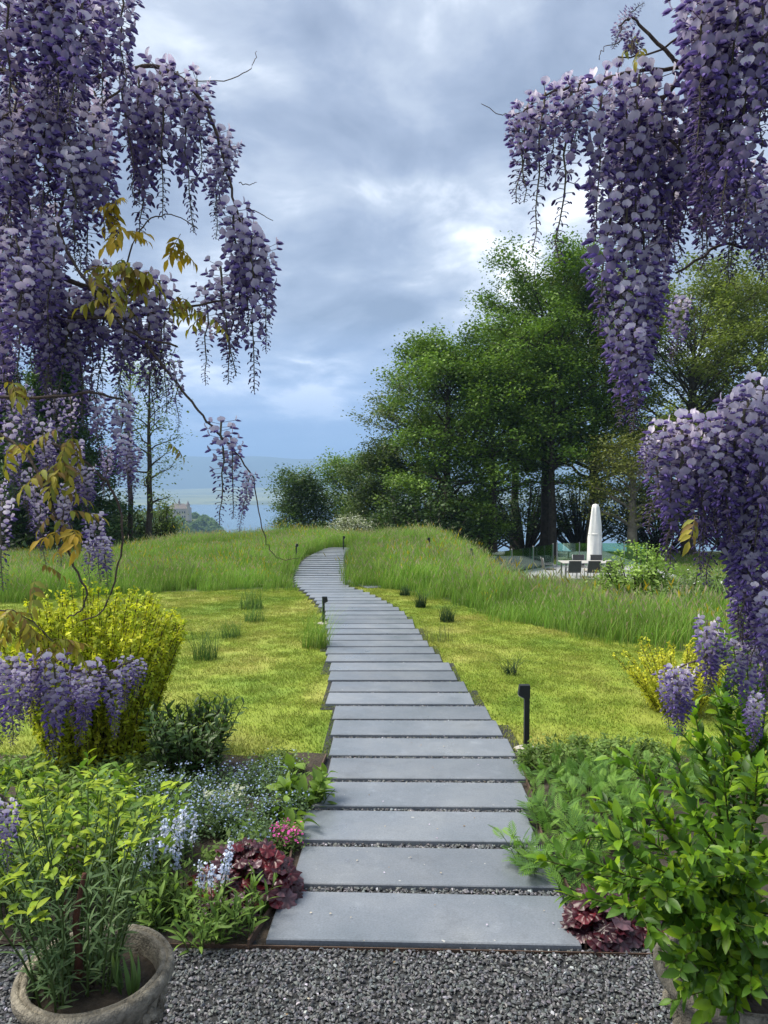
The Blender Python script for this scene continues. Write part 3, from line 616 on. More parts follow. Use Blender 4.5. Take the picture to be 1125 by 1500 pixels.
def spruce(name, label, loc, H, R, seed, cols, nl=40, per=11, leaf=0.26, group=None, n_per=13, asp=0.3):
    rng = np.random.default_rng(seed); t = thing(name, label, 'tree', loc, 0, group)
    mb = MB().add(*tube([(0, 0, -0.2), (0, 0, H * 0.5), (0, 0, H)], [H * 0.02, H * 0.012, 0.004], 7)); cs = []
    for i in range(nl):
        q = 0.04 + 0.95 * i / nl; Lb = R * (1 - q) ** 0.85 + 0.03 * H * (1 - q)
        for j in range(per):
            a = rng.uniform(0, 6.283); l = Lb * rng.uniform(0.7, 1.1); dr = -0.32 * l * (1 - q * 0.8); s = np.array([0, 0, q * H]); e = np.array([l * math.cos(a), l * math.sin(a), q * H + dr * 0.6])
            m_ = (s + e) / 2 + [0, 0, 0.06 * l]; mb.add(*tube([s, m_, e + [0, 0, 0.03 * l]], [0.0035 * H * (1 - q) + .002, 0.002 * H * (1 - q) + .002, 0.002], 4, False))
            for f in np.linspace(0.25, 1, 8): cs.append(s * (1 - f) ** 1 + e * f + [0, 0, 0.12 * l * f * (1 - f)])
    obj('trunk', mb.mesh('trunk', M['bark']), t); w = R * 0.055
    Q, C = leaf_quads(rng, np.array(cs), n_per, (w, w, w * 0.8), leaf, cols, 0.2, asp); obj('crown', quads_mesh('crown', Q, C, M['leaf']), t); return t
spruce('spruce_tree', 'dark spruce tree rising beyond the meadow behind the hanging flowers', tloc(85, 31), th(85, 31, 490), 3.6, 51, [(0.03, 0.07, 0.02), (0.045, 0.09, 0.022), (0.06, 0.11, 0.025)])
spruce('spruce_tree', 'second dark spruce beyond the meadow, partly behind the bigger one', tloc(-15, 33), th(-15, 33, 450), 4.0, 52, [(0.03, 0.065, 0.02), (0.04, 0.08, 0.022)])
g = gp(690, 838); spruce('young_fir', 'small blue grey fir growing in the meadow near the glass fence', (g[0], g[1], g[2]), 0.62, 0.22, 53, [(0.13, 0.18, 0.17), (0.10, 0.15, 0.14)], 14, 8, 0.04, None, 9)
LGT = [(0.14, 0.21, 0.05), (0.17, 0.24, 0.07)]
gen_tree('slim_tree', 'slim tree with dark straight trunk and sparse pale leaves above the meadow', tloc(217, 32.5), th(217, 32.5, 520), 0.15, 0.30, 1.5, 54, LGT, 22, 9, 0.13, (0.3, 0.3, 0.22), bend=0.25)
gen_tree('slim_tree', 'thin dark trunked tree standing closest to the big spruce', tloc(194, 33), th(194, 33, 500), 0.13, 0.5, 1.1, 55, LGT, 14, 7, 0.13, (0.3, 0.3, 0.22), bend=0.2)
gen_bush('hedge_bush', 'light green bush behind the slim trunks at the meadow brow', tloc(235, 37), max(2.2, th(235, 37, 735)), 1.3, [(0.13, 0.19, 0.045), (0.10, 0.155, 0.04)], 56, 60, 44, 0.15, 0.22)
gen_bush('hedge_bush', 'darker bush between the slim trunks and the big spruce', tloc(165, 36), max(2.2, th(165, 36, 725)), 1.5, [(0.06, 0.105, 0.03)], 57, 60, 44, 0.16, 0.24)
# wooded promontory with the small castle
def prom_z(x, y):
    c = px(262, 752, 680); dx = x - c[0]
    top = c[2] - 6 - 0.85 * np.clip(dx - 9, 0, None) ** 1.02 - 0.10 * np.clip(-dx - 30, 0, None)
    return np.maximum(LAKE - 6, top - ((y - 690) / 62.0) ** 2 * 7)
cc = px(262, 752, 680)
struct('promontory_hill', grid_mesh('promontory_hill', np.linspace(cc[0] - 300, cc[0] + 240, 50), np.linspace(350, 1080, 50), prom_z, M['earth']))
rng = np.random.default_rng(61); fp = []
for k in range(5):
    c = rng.normal(0, 1, (170, 3)); c /= np.linalg.norm(c, axis=1)[:, None]; c[:, 2] = np.abs(c[:, 2]) ; Q, C = leaf_quads(rng, c * rng.uniform(0.75, 1.05, (170, 1)) * [4.2, 4.2, 6.5] + [0, 0, 2.5], 9, (0.55, 0.55, 0.4), 1.15, GRN, 0.3, 0.8); fp.append(quads_mesh('far_crown', Q, C, M['leaf']))
X = rng.uniform(cc[0] - 190, cc[0] + 150, 2600); Y = rng.uniform(560, 800, 2600); k = (prom_z(X, Y) > LAKE + 6) & ~((np.abs(X - cc[0]) < 15) & (Y > 655) & (Y < 712)); X, Y = X[k], Y[k]; n = len(X); s = rng.uniform(0.7, 1.2, n)
scatter('far_wood', np.stack([X, Y, prom_z(X, Y) - 3], 1), np.stack([0 * X, 0 * X, rng.uniform(0, 6.28, n)], 1), np.repeat(s[:, None], 3, 1), rng.integers(0, 5, n), fp, 'distant wooded headland above the lake below the small castle', 'wood')
def castle():
    b = prom_z(cc[0], 680); t = thing('castle', 'small distant castle with turrets on the wooded headland above the lake', 'castle', (cc[0], 680, float(b)))
    wl = obj('wall', MB().add(*box((0, 0, 6), (25, 14, 14))).mesh('wall', M['castle_wall'], False), t)
    V = [(-13, -7.5, 13), (13, -7.5, 13), (13, 7.5, 13), (-13, 7.5, 13), (-6, 0, 18.5), (6, 0, 18.5)]
    obj('roof', MB().add(V, [(0, 1, 5, 4), (1, 2, 5), (2, 3, 4, 5), (3, 0, 4), (3, 2, 1, 0)]).mesh('roof', M['castle_roof'], False), t)
    for x, h, r in ((11.8, 17, 2.2), (-12, 13.5, 1.8), (0.5, 19.5, 1.2)):
        tw = obj('turret', MB().add(*lathe([(r, 0), (r, h)], 10)).mesh('turret', M['castle_wall']), t); tw.location = (x, -5.5 if abs(x) > 2 else 0, 0)
        obj('spire', MB().add(*lathe([(r * 1.25, h), (r * 0.5, h + 2.4), (0.05, h + 5)], 10)).mesh('spire', M['castle_roof']), tw)
    t.scale = (0.82, 0.82, 0.82)
    for x in (-9, -6, -3, 0, 3, 6, 8.5):
        for z in (4, 9): obj('window', MB().add(*box((x, -7.05, z), (1.2, 0.2, 2.2))).mesh('window', M['darkpane'], False), t)
castle()

# ------------------------------------------------------------------ terrace and its furniture
TZ = zg(9, 31) + 0.12
me = MB(); pr_t = bpy.data.objects.new('terrace', None); COL.objects.link(pr_t); tag(pr_t, kind='structure')
nx, ny = 9, 7; tw_, td_ = (TER[1] - TER[0]) / nx, (TER[3] - TER[2]) / ny
pm = MB().add(*box((0, 0, 0), (tw_ - 0.012, td_ - 0.012, 0.06), 0.005)).mesh('paving_slab', M['terrace'], False)
for i in range(nx):
    for j in range(ny): o = obj('paving_slab', pm, pr_t); o.location = (TER[0] + (i + .5) * tw_, TER[2] + (j + .5) * td_, TZ)
obj('foundation', MB().add(*box(((TER[0] + TER[1]) / 2, (TER[2] + TER[3]) / 2, TZ - 0.6), (TER[1] - TER[0] - 0.06, TER[3] - TER[2] - 0.06, 1.13))).mesh('foundation', M['concrete'], False), pr_t)
TT = TZ + 0.03
def glass_fence(A, B, n, zt, label):
    A = np.array(A); B = np.array(B); d = (B - A) / n; a = math.atan2(d[1], d[0]); L = np.linalg.norm(d)
    f = thing('glass_fence', label, 'fence', (A[0], A[1], 0), a)
    for i in range(n):
        gl = obj('pane', MB().add(*box((L * (i + .5), 0, zt + 0.56), (L - 0.05, 0.014, 1.08))).mesh('pane', M['glass'], False), f)
    for i in range(n + 1): obj('post', MB().add(*box((L * i, 0, zt + 0.40), (0.04, 0.05, 1.5), 0.004)).mesh('post', M['greymetal'], False), f)
    obj('base_rail', MB().add(*box((L * n / 2, 0, zt + 0.0), (L * n, 0.07, 0.06), 0.005)).mesh('base_rail', M['greymetal'], False), f)
p0 = px(715, 835, 31.0); glass_fence((p0[0], 31.0), (TER[0] + 3.4, 35.3), 3, TZ - 0.05, 'frameless greenish glass fence running from the small fir towards the parasol')
glass_fence((TER[0] + 3.6, 35.35), (TER[1], 35.35), 4, TZ, 'greenish glass fence along the back of the terrace behind the parasol')
def parasol():
    b = px(871, 826, 33.0); t = thing('closed_parasol', 'tall closed parasol under a white cover on the terrace', 'parasol', (b[0], 33.0, TT))
    rng = np.random.default_rng(4); H = 2.75
    obj('cover', MB().add(*lathe([(0.02, 0.42), (0.26, 0.42), (0.30, 0.5), (0.285, 0.9), (0.29, 1.5), (0.24, 2.1), (0.19, 2.6), (0.165, 2.85), (0.12, 3.0), (0.02, 3.04)], 28, lambda a, z: 0.11 * math.sin(5 * a + z * 0.9) + 0.07 * math.sin(8 * a - z * 1.3))).mesh('cover', M['canvas']), t)
    obj('strap', MB().add(*lathe([(0.272, 1.66), (0.288, 1.67), (0.286, 1.72), (0.268, 1.73)], 24)).mesh('strap', M['canvas']), t)
    obj('pole', MB().add(*tube([(0, 0, 0), (0, 0, 0.6)], 0.035, 10)).mesh('pole', M['greymetal']), t)
    obj('base', MB().add(*box((0, 0, 0.05), (0.8, 0.8, 0.1), 0.02)).mesh('base', M['concrete'], False), t)
parasol()
def make_chair():
    t = thing('garden_chair', '', 'chair')
    obj('seat', MB().add(*box((0, 0, 0.44), (0.5, 0.46, 0.03), 0.008)).mesh('seat', M['mesh_fabric'], False), t)
    V, Fc = box((0, 0, 0.23), (0.5, 0.022, 0.46), 0.008); V = V @ rotm(-0.16, 0, 0).T + [0, 0.24, 0.46]; obj('backrest', MB().add(V, Fc).mesh('backrest', M['mesh_fabric'], False), t)
    for sx in (-1, 1):
        for sy in (-1, 1): obj('leg', MB().add(*tube([(sx * .25, sy * .25, 0), (sx * .25, sy * .21, 0.45), (sx * .25, sy * .21, 0.64 if sy < 0 else 0.5)], 0.014, 6)).mesh('leg', M['greymetal']), t)
        obj('armrest', MB().add(*box((sx * .265, 0, 0.65), (0.045, 0.46, 0.024), 0.005)).mesh('armrest', M['greymetal'], False), t)
        obj('back_post', MB().add(*tube([(sx * .25, .22, 0.44), (sx * .25, .32, 0.92)], 0.014, 6)).mesh('back_post', M['greymetal']), t)
    return t
ch = make_chair(); CG = 'chairs at the terrace table'
cy = 30.3; base = px(846, 850, cy)[0]
cs = [(base - 0.42, cy - 0.85, math.pi + .05, 'dark garden chair turned its back to the meadow, nearest the glass fence side'), (base + 0.36, cy - 0.85, math.pi, 'dark garden chair turned its back to the meadow, second from the table end'), (base + 1.08, cy - 0.88, math.pi - .06, 'dark garden chair turned its back to the meadow, closest to the round shrub'),
      (base - 1.15, cy + 0.05, math.pi / 2, 'garden chair at the head of the terrace table facing along it'), (base + 0.35, cy + 0.9, 0.05, 'garden chair beside the parasol on the far side of the table'), (base + 1.1, cy + 0.9, 0, 'garden chair on the far side of the table, away from the parasol')]
for i, (x, y_, rz, lab) in enumerate(cs):
    o = ch if i == 0 else copy_tree(ch); o.location = (x, y_, TT); o.rotation_euler.z = rz; o['label'] = lab; o['group'] = CG
t = thing('garden_table', 'long pale garden table with chairs around it on the terrace', 'table', (base + 0.4, cy, TT))
obj('table_top', MB().add(*box((0, 0, 0.735), (2.2, 0.95, 0.035), 0.006)).mesh('table_top', M['tabletop'], False), t)
for sx in (-1, 1):
    for sy in (-1, 1): obj('leg', MB().add(*box((sx * .98, sy * .38, 0.36), (0.06, 0.06, 0.72), 0.004)).mesh('leg', M['greymetal'], False), t)

# ------------------------------------------------------------------ bollard lights
def bollard(u, v, H, rz, label, foot=True):
    g = gp(u, v); t = thing('bollard_light', label, 'lamp', (g[0], g[1], g[2]), rz, 'bollard lights along the path'); w_ = 0.032
    obj('post', MB().add(*box((0, 0, H / 2 - 0.01), (w_, w_ * 1.15, H - 0.02), 0.003)).mesh('post', M['black'], False), t)
    hh = 0.085; V = [(-w_ / 2, -.021, H - hh), (-w_ / 2 - .042, -.021, H - hh + .022), (-w_ / 2 - .032, -.021, H), (w_ / 2 + .002, -.021, H), (w_ / 2 + .002, -.021, H - hh)]; V += [(a_, .021, c_) for a_, _, c_ in V]
    hd = obj('lamp_head', MB().add(V, [(0, 1, 2, 3, 4), (9, 8, 7, 6, 5), (1, 0, 5, 6), (2, 1, 6, 7), (3, 2, 7, 8), (4, 3, 8, 9), (0, 4, 9, 5)]).mesh('lamp_head', M['black'], False), t)
    V2, F2 = box((0, 0, 0), (0.034, 0.034, 0.004)); V2 = V2 @ rotm(0, 0.48, 0).T + [-w_ / 2 - .022, 0, H - hh + .0085]; obj('diffuser', MB().add(V2, F2).mesh('diffuser', M['lampglass'], False), hd)
    if foot:
        obj('footing', MB().add(*lathe([(0.001, 0.022), (0.05, 0.024), (0.075, 0.012), (0.085, -0.03)], 12, lambda a, z: 0.14 * math.sin(3 * a + 1) + 0.08 * math.sin(5 * a))).mesh('footing', M['concrete'], False), t)
bollard(771, 1100, 0.435, 0, 'black square bollard light on a pale concrete footing at the slab ends')
bollard(474, 914, 0.37, math.pi, 'black square bollard light on the feathery grass side of the path')
bollard(434, 826, 0.5, math.pi, 'small black bollard light in the meadow grass at the bend of the path', False)
bollard(503, 806, 0.42, math.pi, 'tiny black bollard light on the brow next to the white blossom', False)
bollard(629, 822, 0.62, 0, 'black bollard light alone in the tall meadow between path and small fir', False)
# ------------------------------------------------------------------ garden plants
def lf(name, m, col, L, Wd, **k):
    me = mkleaf(name, M[m], col, L, Wd, **k); me['len'] = L; return me
def stem_leaves(rng, P, meshes, step, ang, size, items, t0=0.15, t1=1.0, whorl=1, taper=0.0, tipup=0.25):
    """leaves along a stem polyline"""
    seg = np.linalg.norm(np.diff(P, axis=0), axis=1); cum = np.concatenate([[0], np.cumsum(seg)]); Ltot = cum[-1]; s = t0 * Ltot; az = rng.uniform(0, 6.283)
    while s < t1 * Ltot:
        p = np.array([np.interp(s, cum, P[:, j]) for j in range(3)]); e = min(Ltot, s + 0.02); T = np.array([np.interp(e, cum, P[:, j]) for j in range(3)]) - np.array([np.interp(e - 0.03, cum, P[:, j]) for j in range(3)]); T /= np.linalg.norm(T) + 1e-9
        A = np.cross(T, [0.3, 0.5, 0.81]); A /= np.linalg.norm(A); B = np.cross(T, A); f = s / Ltot
        for k in range(whorl):
            a = az + k * 6.283 / whorl + rng.uniform(-0.3, 0.3); g_ = ang * (1 - tipup * f) + rng.uniform(-0.2, 0.2); d = T * math.cos(g_) + (A * math.cos(a) + B * math.sin(a)) * math.sin(g_)
            items.append((meshes[rng.integers(len(meshes))], frame(d, rng.uniform(-0.5, 0.5), T + [0, 0, 0.6]), p, size * rng.uniform(0.55, 1.25) * (1 - taper * f)))
        az += 2.4; s += step * rng.uniform(0.8, 1.2)
def arc_stem(rng, base, az, L, lean, droop=0.0, n=6):
    t = np.linspace(0, 1, n); d = np.array([math.cos(az), math.sin(az), 0])
    return np.asarray(base) + d * (lean * L * t ** 1.4)[:, None] + np.array([0, 0, 1]) * (L * (t - droop * t * t))[:, None] + rng.normal(0, 0.008 * L, (n, 3)) * t[:, None]
def leafy_plant(name, label, cat, loc, n_stems, H, spread, lean, meshes, step, ang, size, seed, stemcol=(0.09, 0.14, 0.04), limit=160, whorl=1, t0=0.15, droop=0.1, stemr=0.0025, topfn=None, group=None, taper=0.2):
    rng = np.random.default_rng(seed); t = thing(name, label, cat, loc, 0, group); mb = MB(); items = []
    for i in range(n_stems):
        az = rng.uniform(0, 6.283); r = spread * math.sqrt(rng.uniform()); P = arc_stem(rng, (r * math.cos(az), r * math.sin(az), -0.01), az + rng.uniform(-.6, .6), H * rng.uniform(0.6, 1.05), lean * rng.uniform(0.3, 1.1), droop)
        mb.add(*tube(P, np.linspace(stemr, stemr * 0.5, len(P)), 5, False), stemcol); stem_leaves(rng, P, meshes, step, ang, size, items, t0, 1.0, whorl, taper)
        if topfn: topfn(rng, P, items)
    obj('stems', mb.mesh('stems', M['softleaf']), t); put_leaves(t, items, limit); return t
def G(u, v): g = gp(u, v); return (g[0], g[1], g[2])
lance = [lf('lance_leaf', 'softleaf', c, 0.075, 0.016, curl=0.3, fold=0.3) for c in ((0.13, 0.22, 0.045), (0.16, 0.26, 0.05), (0.10, 0.18, 0.04))]
broad = [lf('broad_leaf', 'softleaf', c, 0.11, 0.062, curl=0.45, fold=0.3, seg=5) for c in ((0.15, 0.25, 0.04), (0.19, 0.29, 0.05), (0.12, 0.21, 0.04))]
chart = [lf('chartreuse_leaf', 'softleaf', c, 0.045, 0.019, curl=0.35, fold=0.25) for c in ((0.31, 0.40, 0.03), (0.22, 0.33, 0.03), (0.13, 0.23, 0.03), (0.10, 0.19, 0.03))]
needle = [lf('narrow_leaf', 'softleaf', c, 0.052, 0.0075, curl=0.2, fold=0.15, seg=3) for c in ((0.11, 0.18, 0.08), (0.14, 0.21, 0.09), (0.09, 0.16, 0.06))]
privet = [lf('glossy_leaf', 'glossleaf', c, 0.062, 0.027, curl=0.22, fold=0.3, seg=4) for c in ((0.105, 0.225, 0.014), (0.15, 0.28, 0.016), (0.065, 0.15, 0.014), (0.22, 0.35, 0.02), (0.08, 0.175, 0.02), (0.055, 0.125, 0.016))]
darkl = [lf('dark_leaf', 'glossleaf', c, 0.085, 0.030, curl=0.3, fold=0.3) for c in ((0.04, 0.085, 0.022), (0.055, 0.11, 0.028), (0.075, 0.13, 0.03))]
strapl = [lf('strap_leaf', 'softleaf', c, 0.16, 0.018, curl=0.25, fold=0.5, seg=5, wmax=0.3) for c in ((0.10, 0.18, 0.06), (0.13, 0.20, 0.07))]
def fern_mesh(col, L=0.13):
    mb = MB()
    for i in range(9):
        t = (i + 1) / 10; l = 0.042 * math.sin(math.pi * (0.15 + 0.8 * t)) * L / 0.13
        for s in (-1, 1):
            V, Fc = leaf_shape(l * 1.1, l * 0.24, 2, 0.2, 0.2); R = rotm(0, 0, -s * (0.95 - 0.4 * t)); mb.add(V @ R.T + [0, L * t, -0.25 * L * t * t], Fc, np.array(col) * (0.9 + 0.25 * t))
    V, Fc = leaf_shape(L, 0.004, 3, 0.1, 0.25); mb.add(V, Fc, np.array(col) * 0.9); me = mb.mesh('fern_leaf', M['softleaf']); me['len'] = L; return me
ferns = [fern_mesh(c, l) for c, l in (((0.14, 0.27, 0.05), 0.15), ((0.18, 0.32, 0.055), 0.13), ((0.115, 0.23, 0.055), 0.17))]
def heuchera_leaf(rng, col):
    V = [(0, 0.02, 0.0)]; n = 22; Fc = []
    for ring, rr in ((0.55, 0), (1.0, 1)):
        for j in range(n):
            a = 2 * math.pi * j / n; r = 0.034 * ring * (1 + (0.16 * math.cos(7 * a) + rng.uniform(-.05, .05)) * rr); z = (0.006 * math.cos(7 * a) + 0.004 * math.sin(3 * a)) * ring - 0.006 * rr
            V.append((r * math.sin(a), 0.026 + r * -math.cos(a), z + 0.004))
    for j in range(n):
        k = (j + 1) % n; Fc += [(0, 1 + j, 1 + k), (1 + j, 1 + n + j, 1 + n + k, 1 + k)]
    C = np.array(col) * np.concatenate([[0.6], np.full(n, 0.85), np.full(n, 1.15)])[:, None]
    me = MB().add(V, Fc, C).mesh('heuchera_leaf', M['redleaf']); me['len'] = 0.06; return me
rng = np.random.default_rng(70)
heul = [heuchera_leaf(rng, c) for c in ((0.05, 0.007, 0.013), (0.12, 0.010, 0.018), (0.075, 0.026, 0.038), (0.036, 0.008, 0.014), (0.14, 0.075, 0.092))]
def heuchera(label, loc, R, H, seed, n=110):
    rng = np.random.default_rng(seed); t = thing('heuchera', label, 'plant', loc); mb = MB(); items = []
    for i in range(n):
        a = rng.uniform(0, 6.283); q = math.sqrt(rng.uniform()); r = R * q; h = H * (1 - 0.75 * q ** 2.2) * rng.uniform(0.55, 1.05); e = np.array([r * math.cos(a), r * math.sin(a), h])
        mb.add(*tube([(0.15 * e[0], 0.15 * e[1], 0), e * [0.6, 0.6, 0.75], e], 0.0016, 4, False), (0.08, 0.03, 0.03))
        d = np.array([math.cos(a), math.sin(a), 0.25 - 0.9 * q + rng.uniform(-.3, .3)]); items.append((heul[rng.integers(5)], frame(d, rng.uniform(-0.5, 0.5)), e, rng.uniform(0.75, 1.2)))
    obj('stems', mb.mesh('stems', M['redleaf']), t); put_leaves(t, items, 200); return t
heuchera('dark red ruffled heuchera in the bed with the pink flowers beside the path', G(362, 1314), 0.20, 0.20, 71, 190)
heuchera('dark red ruffled heuchera at the end of the first slab under the glossy shrub', G(876, 1366), 0.11, 0.14, 72, 90)
heuchera('small dark red heuchera half hidden behind the glossy potted shrub', G(945, 1360), 0.09, 0.11, 73, 50)
def haze_plant(name, label, cat, loc, R, H, seed, leafcol, flcol, n=420, fl=150, leaf=0.022, fs=0.011, group=None):
    """airy plant of fine stems, small leaves and tiny flowers"""
    rng = np.random.default_rng(seed); t = thing(name, label, cat, loc, 0, group); mb = MB(); tips = []; mids = []
    for i in range(46):
        az = rng.uniform(0, 6.283); r = R * math.sqrt(rng.uniform()); P = arc_stem(rng, (r * .7 * math.cos(az), r * .7 * math.sin(az), -0.01), az, H * rng.uniform(0.6, 1.1), 0.3 * rng.uniform(0, 1), 0.1, 5); mb.add(*tube(P, [0.0018, 0.0016, 0.0014, 0.0012, 0.0008], 4, False), leafcol); tips.append(P[-1]); mids += [P[1], P[2], P[3]]
    obj('stems', mb.mesh('stems', M['softleaf']), t)
    Q, C = leaf_quads(rng, np.array(mids), max(1, n // 46), (0.022, 0.022, 0.03), leaf, [leafcol, np.array(leafcol) * 1.35], 0.3, 0.42); tag(obj('foliage', quads_mesh('foliage', Q, C, M['softleaf']), t), kind='stuff')
    Q, C = leaf_quads(rng, np.array(tips), max(1, fl // 46), (0.02, 0.02, 0.02), fs, [flcol, np.array(flcol) * 0.85], 0.5, 0.95); tag(obj('flowers', quads_mesh('flowers', Q, C, M['petal']), t), kind='stuff')
    return t
FG = 'airy blue flowered plants in the bed'
BL = (0.36, 0.46, 0.70); FL_ = (0.10, 0.16, 0.07)
for i, (u, v, R, H, lab) in enumerate(((262, 1188, 0.20, 0.20, 'airy forget me not with tiny pale blue flowers at the foot of the dark shrub'), (322, 1172, 0.20, 0.17, 'airy forget me not with tiny blue flowers along the lawn edge near the dark shrub'), (382, 1158, 0.19, 0.16, 'airy forget me not with tiny blue flowers next to the broad leaved clump'), (300, 1228, 0.16, 0.22, 'pale blue flower haze in the middle of the bed'), (350, 1220, 0.15, 0.19, 'pale blue flower haze directly behind the red heuchera'), (236, 1258, 0.18, 0.26, 'tall wispy plant with pale blue flowers close behind the stone pot'))):
    haze_plant('forget_me_not', lab, 'plant', G(u, v), R, H, 80 + i, FL_, BL, 620, 260, group=FG)
haze_plant('forget_me_not', 'airy forget me not between the lime green and the bright broad leaved clumps', 'plant', G(420, 1200), 0.15, 0.15, 87, FL_, BL, 620, 200, group=FG)
haze_plant('forget_me_not', 'blue flower haze in front of the lime green broad leaved clump', 'plant', G(372, 1245), 0.13, 0.15, 88, FL_, BL, 620, 160, group=FG)
haze_plant('forget_me_not', 'blue flower haze between the golden shrub and the spurge', 'plant', G(200, 1210), 0.24, 0.24, 89, FL_, BL, 900, 200, group=FG)
haze_plant('variegated_plant', 'silvery white variegated plant among the blue flowers', 'plant', G(330, 1205), 0.09, 0.17, 90, (0.22, 0.28, 0.17), (0.5, 0.54, 0.42), 500, 200, 0.022, 0.02)
haze_plant('pink_campion', 'bright pink flowers beside the rusty edging behind the red heuchera', 'flower', G(420, 1246), 0.055, 0.13, 91, (0.14, 0.22, 0.06), (0.72, 0.12, 0.42), 300, 190, 0.022, 0.014)
for i, (u, v, R, lab) in enumerate(((800, 1128, 0.22, 'low sprawling green weed at the foot of the big bollard light'), (860, 1118, 0.28, 'low sprawling green ground plant along the lawn edge'), (930, 1122, 0.28, 'low sprawling green ground plant under the hanging wisteria'))):
    haze_plant('ground_plant', lab, 'plant', G(u, v), R, 0.14, 95 + i, (0.12, 0.19, 0.045), (0.2, 0.25, 0.1), 900, 100, 0.035, 0.01)
for i, (u, v, R, lab) in enumerate(((60, 1135, 0.3, 'low green ground plant in front of the golden shrub'), (150, 1165, 0.3, 'leafy green ground plant at the foot of the golden shrub'), (100, 1185, 0.28, 'leafy green ground plant behind the spurge bank'), (190, 1150, 0.28, 'low green ground plant between golden and dark shrub'), (340, 1285, 0.12, 'low green ground plant behind the red heuchera'), (230, 1340, 0.14, 'low green ground plant between stone pot and aster tufts'), (330, 1300, 0.10, 'small green ground plant beside the veronica spikes'), (1060, 1130, 0.3, 'low green ground plant at the outer end of the ferny bed'))):
    haze_plant('ground_plant', lab, 'plant', G(u, v), R, 0.13, 300 + i, (0.13, 0.20, 0.05), (0.2, 0.25, 0.1), 900, 60, 0.035, 0.01)
haze_plant('ground_plant', 'thin low weeds at the lawn edge behind the blue flowers', 'plant', G(410, 1128), 0.2, 0.10, 99, (0.13, 0.19, 0.05), BL, 600, 60, 0.03, 0.009)
def spike(rng, P, items):
    pass
def veronica(label, loc, n, H, seed):
    rng = np.random.default_rng(seed); t = thing('veronica', label, 'flower', loc, 0, 'pale flower spikes in the bed'); mb = MB(); items = []
    for i in range(n):
        az = rng.uniform(0, 6.283); r = 0.06 * math.sqrt(rng.uniform()); P = arc_stem(rng, (r * math.cos(az), r * math.sin(az), -0.01), az, H * rng.uniform(0.7, 1.05), 0.22 * rng.uniform(0, 1), 0.0); mb.add(*tube(P, 0.0022, 5, False), (0.14, 0.20, 0.08)); stem_leaves(rng, P, lance, 0.028, 0.9, 0.75, items, 0.05, 0.6)
        c = [P[-1] * f + P[-3] * (1 - f) for f in np.linspace(0.2, 1, 7)]; Q, C = leaf_quads(rng, np.array(c), 9, (0.008, 0.008, 0.008), 0.013, [(0.62, 0.68, 0.78), (0.5, 0.58, 0.72)], 0.1, 0.9); obj('flower_spike', quads_mesh('flower_spike', Q, C, M['petal']), t)
    obj('stems', mb.mesh('stems', M['softleaf']), t); put_leaves(t, items, 80)
veronica('pale blue veronica spikes rising in front of the red heuchera', G(312, 1352), 5, 0.30, 101)
veronica('group of white veronica spikes behind the green tufts', G(268, 1315), 6, 0.32, 102)
veronica('pale veronica spikes close to the rim of the stone pot', G(228, 1335), 6, 0.36, 103)
leafy_plant('broad_leaved_plant', 'bright green broad leaved clump beside the path at the lawn edge', 'plant', G(447, 1180), 34, 0.21, 0.10, 0.6, broad, 0.05, 0.7, 0.9, 110, limit=140)
leafy_plant('broad_leaved_plant', 'lime green broad leaved clump behind the pink flowers', 'plant', G(395, 1226), 30, 0.14, 0.11, 0.8, broad, 0.05, 0.8, 0.85, 111, limit=140)
leafy_plant('broad_leaved_plant', 'small light green lobed seedling at the edging by the first slab', 'plant', G(392, 1338), 5, 0.10, 0.02, 0.7, broad, 0.05, 0.9, 0.6, 112)
for i, (u, v, H, lab) in enumerate(((300, 1378, 0.17, 'fresh green aster tuft at the gravel edge'), (352, 1366, 0.19, 'fresh green aster tuft next to the corner of the first slab'), (258, 1360, 0.20, 'dark green aster tuft right behind the stone pot'), (205, 1330, 0.28, 'leafy green stems at the back of the stone pot'))):
    leafy_plant('aster_plant', lab, 'plant', G(u, v), 22, H, 0.08, 0.45, lance, 0.022, 0.75, 0.95, 115 + i, limit=130)
for i, (u, v, n, H, lab) in enumerate(((815, 1205, 26, 0.16, 'ferny green tansy clump spilling over the slab ends below the bollard light'), (800, 1275, 24, 0.17, 'ferny green tansy clump spilling onto the second slab'), (868, 1180, 26, 0.18, 'ferny green tansy clump in the middle of the bed'), (880, 1250, 26, 0.2, 'ferny green tansy clump behind the red heuchera'), (940, 1200, 24, 0.2, 'ferny green tansy clump behind the glossy shrub'), (900, 1155, 26, 0.16, 'ferny clump between the low ground plants and the glossy shrub'), (1000, 1160, 26, 0.2, 'ferny clump at the outer end of the bed beyond the glossy shrub'), (840, 1150, 26, 0.14, 'low ferny clump at the lawn end of the bed'), (800, 1155, 16, 0.10, 'low ferny clump touching the slab by the bollard footing'), (850, 1310, 18, 0.16, 'ferny clump squeezed between the second slab and the glossy shrub'))):
    leafy_plant('tansy_plant', lab, 'plant', G(u, v), n, H, 0.12, 0.6, ferns, 0.034, 0.85, 0.72, 125 + i, limit=120, group='ferny plants along the path')
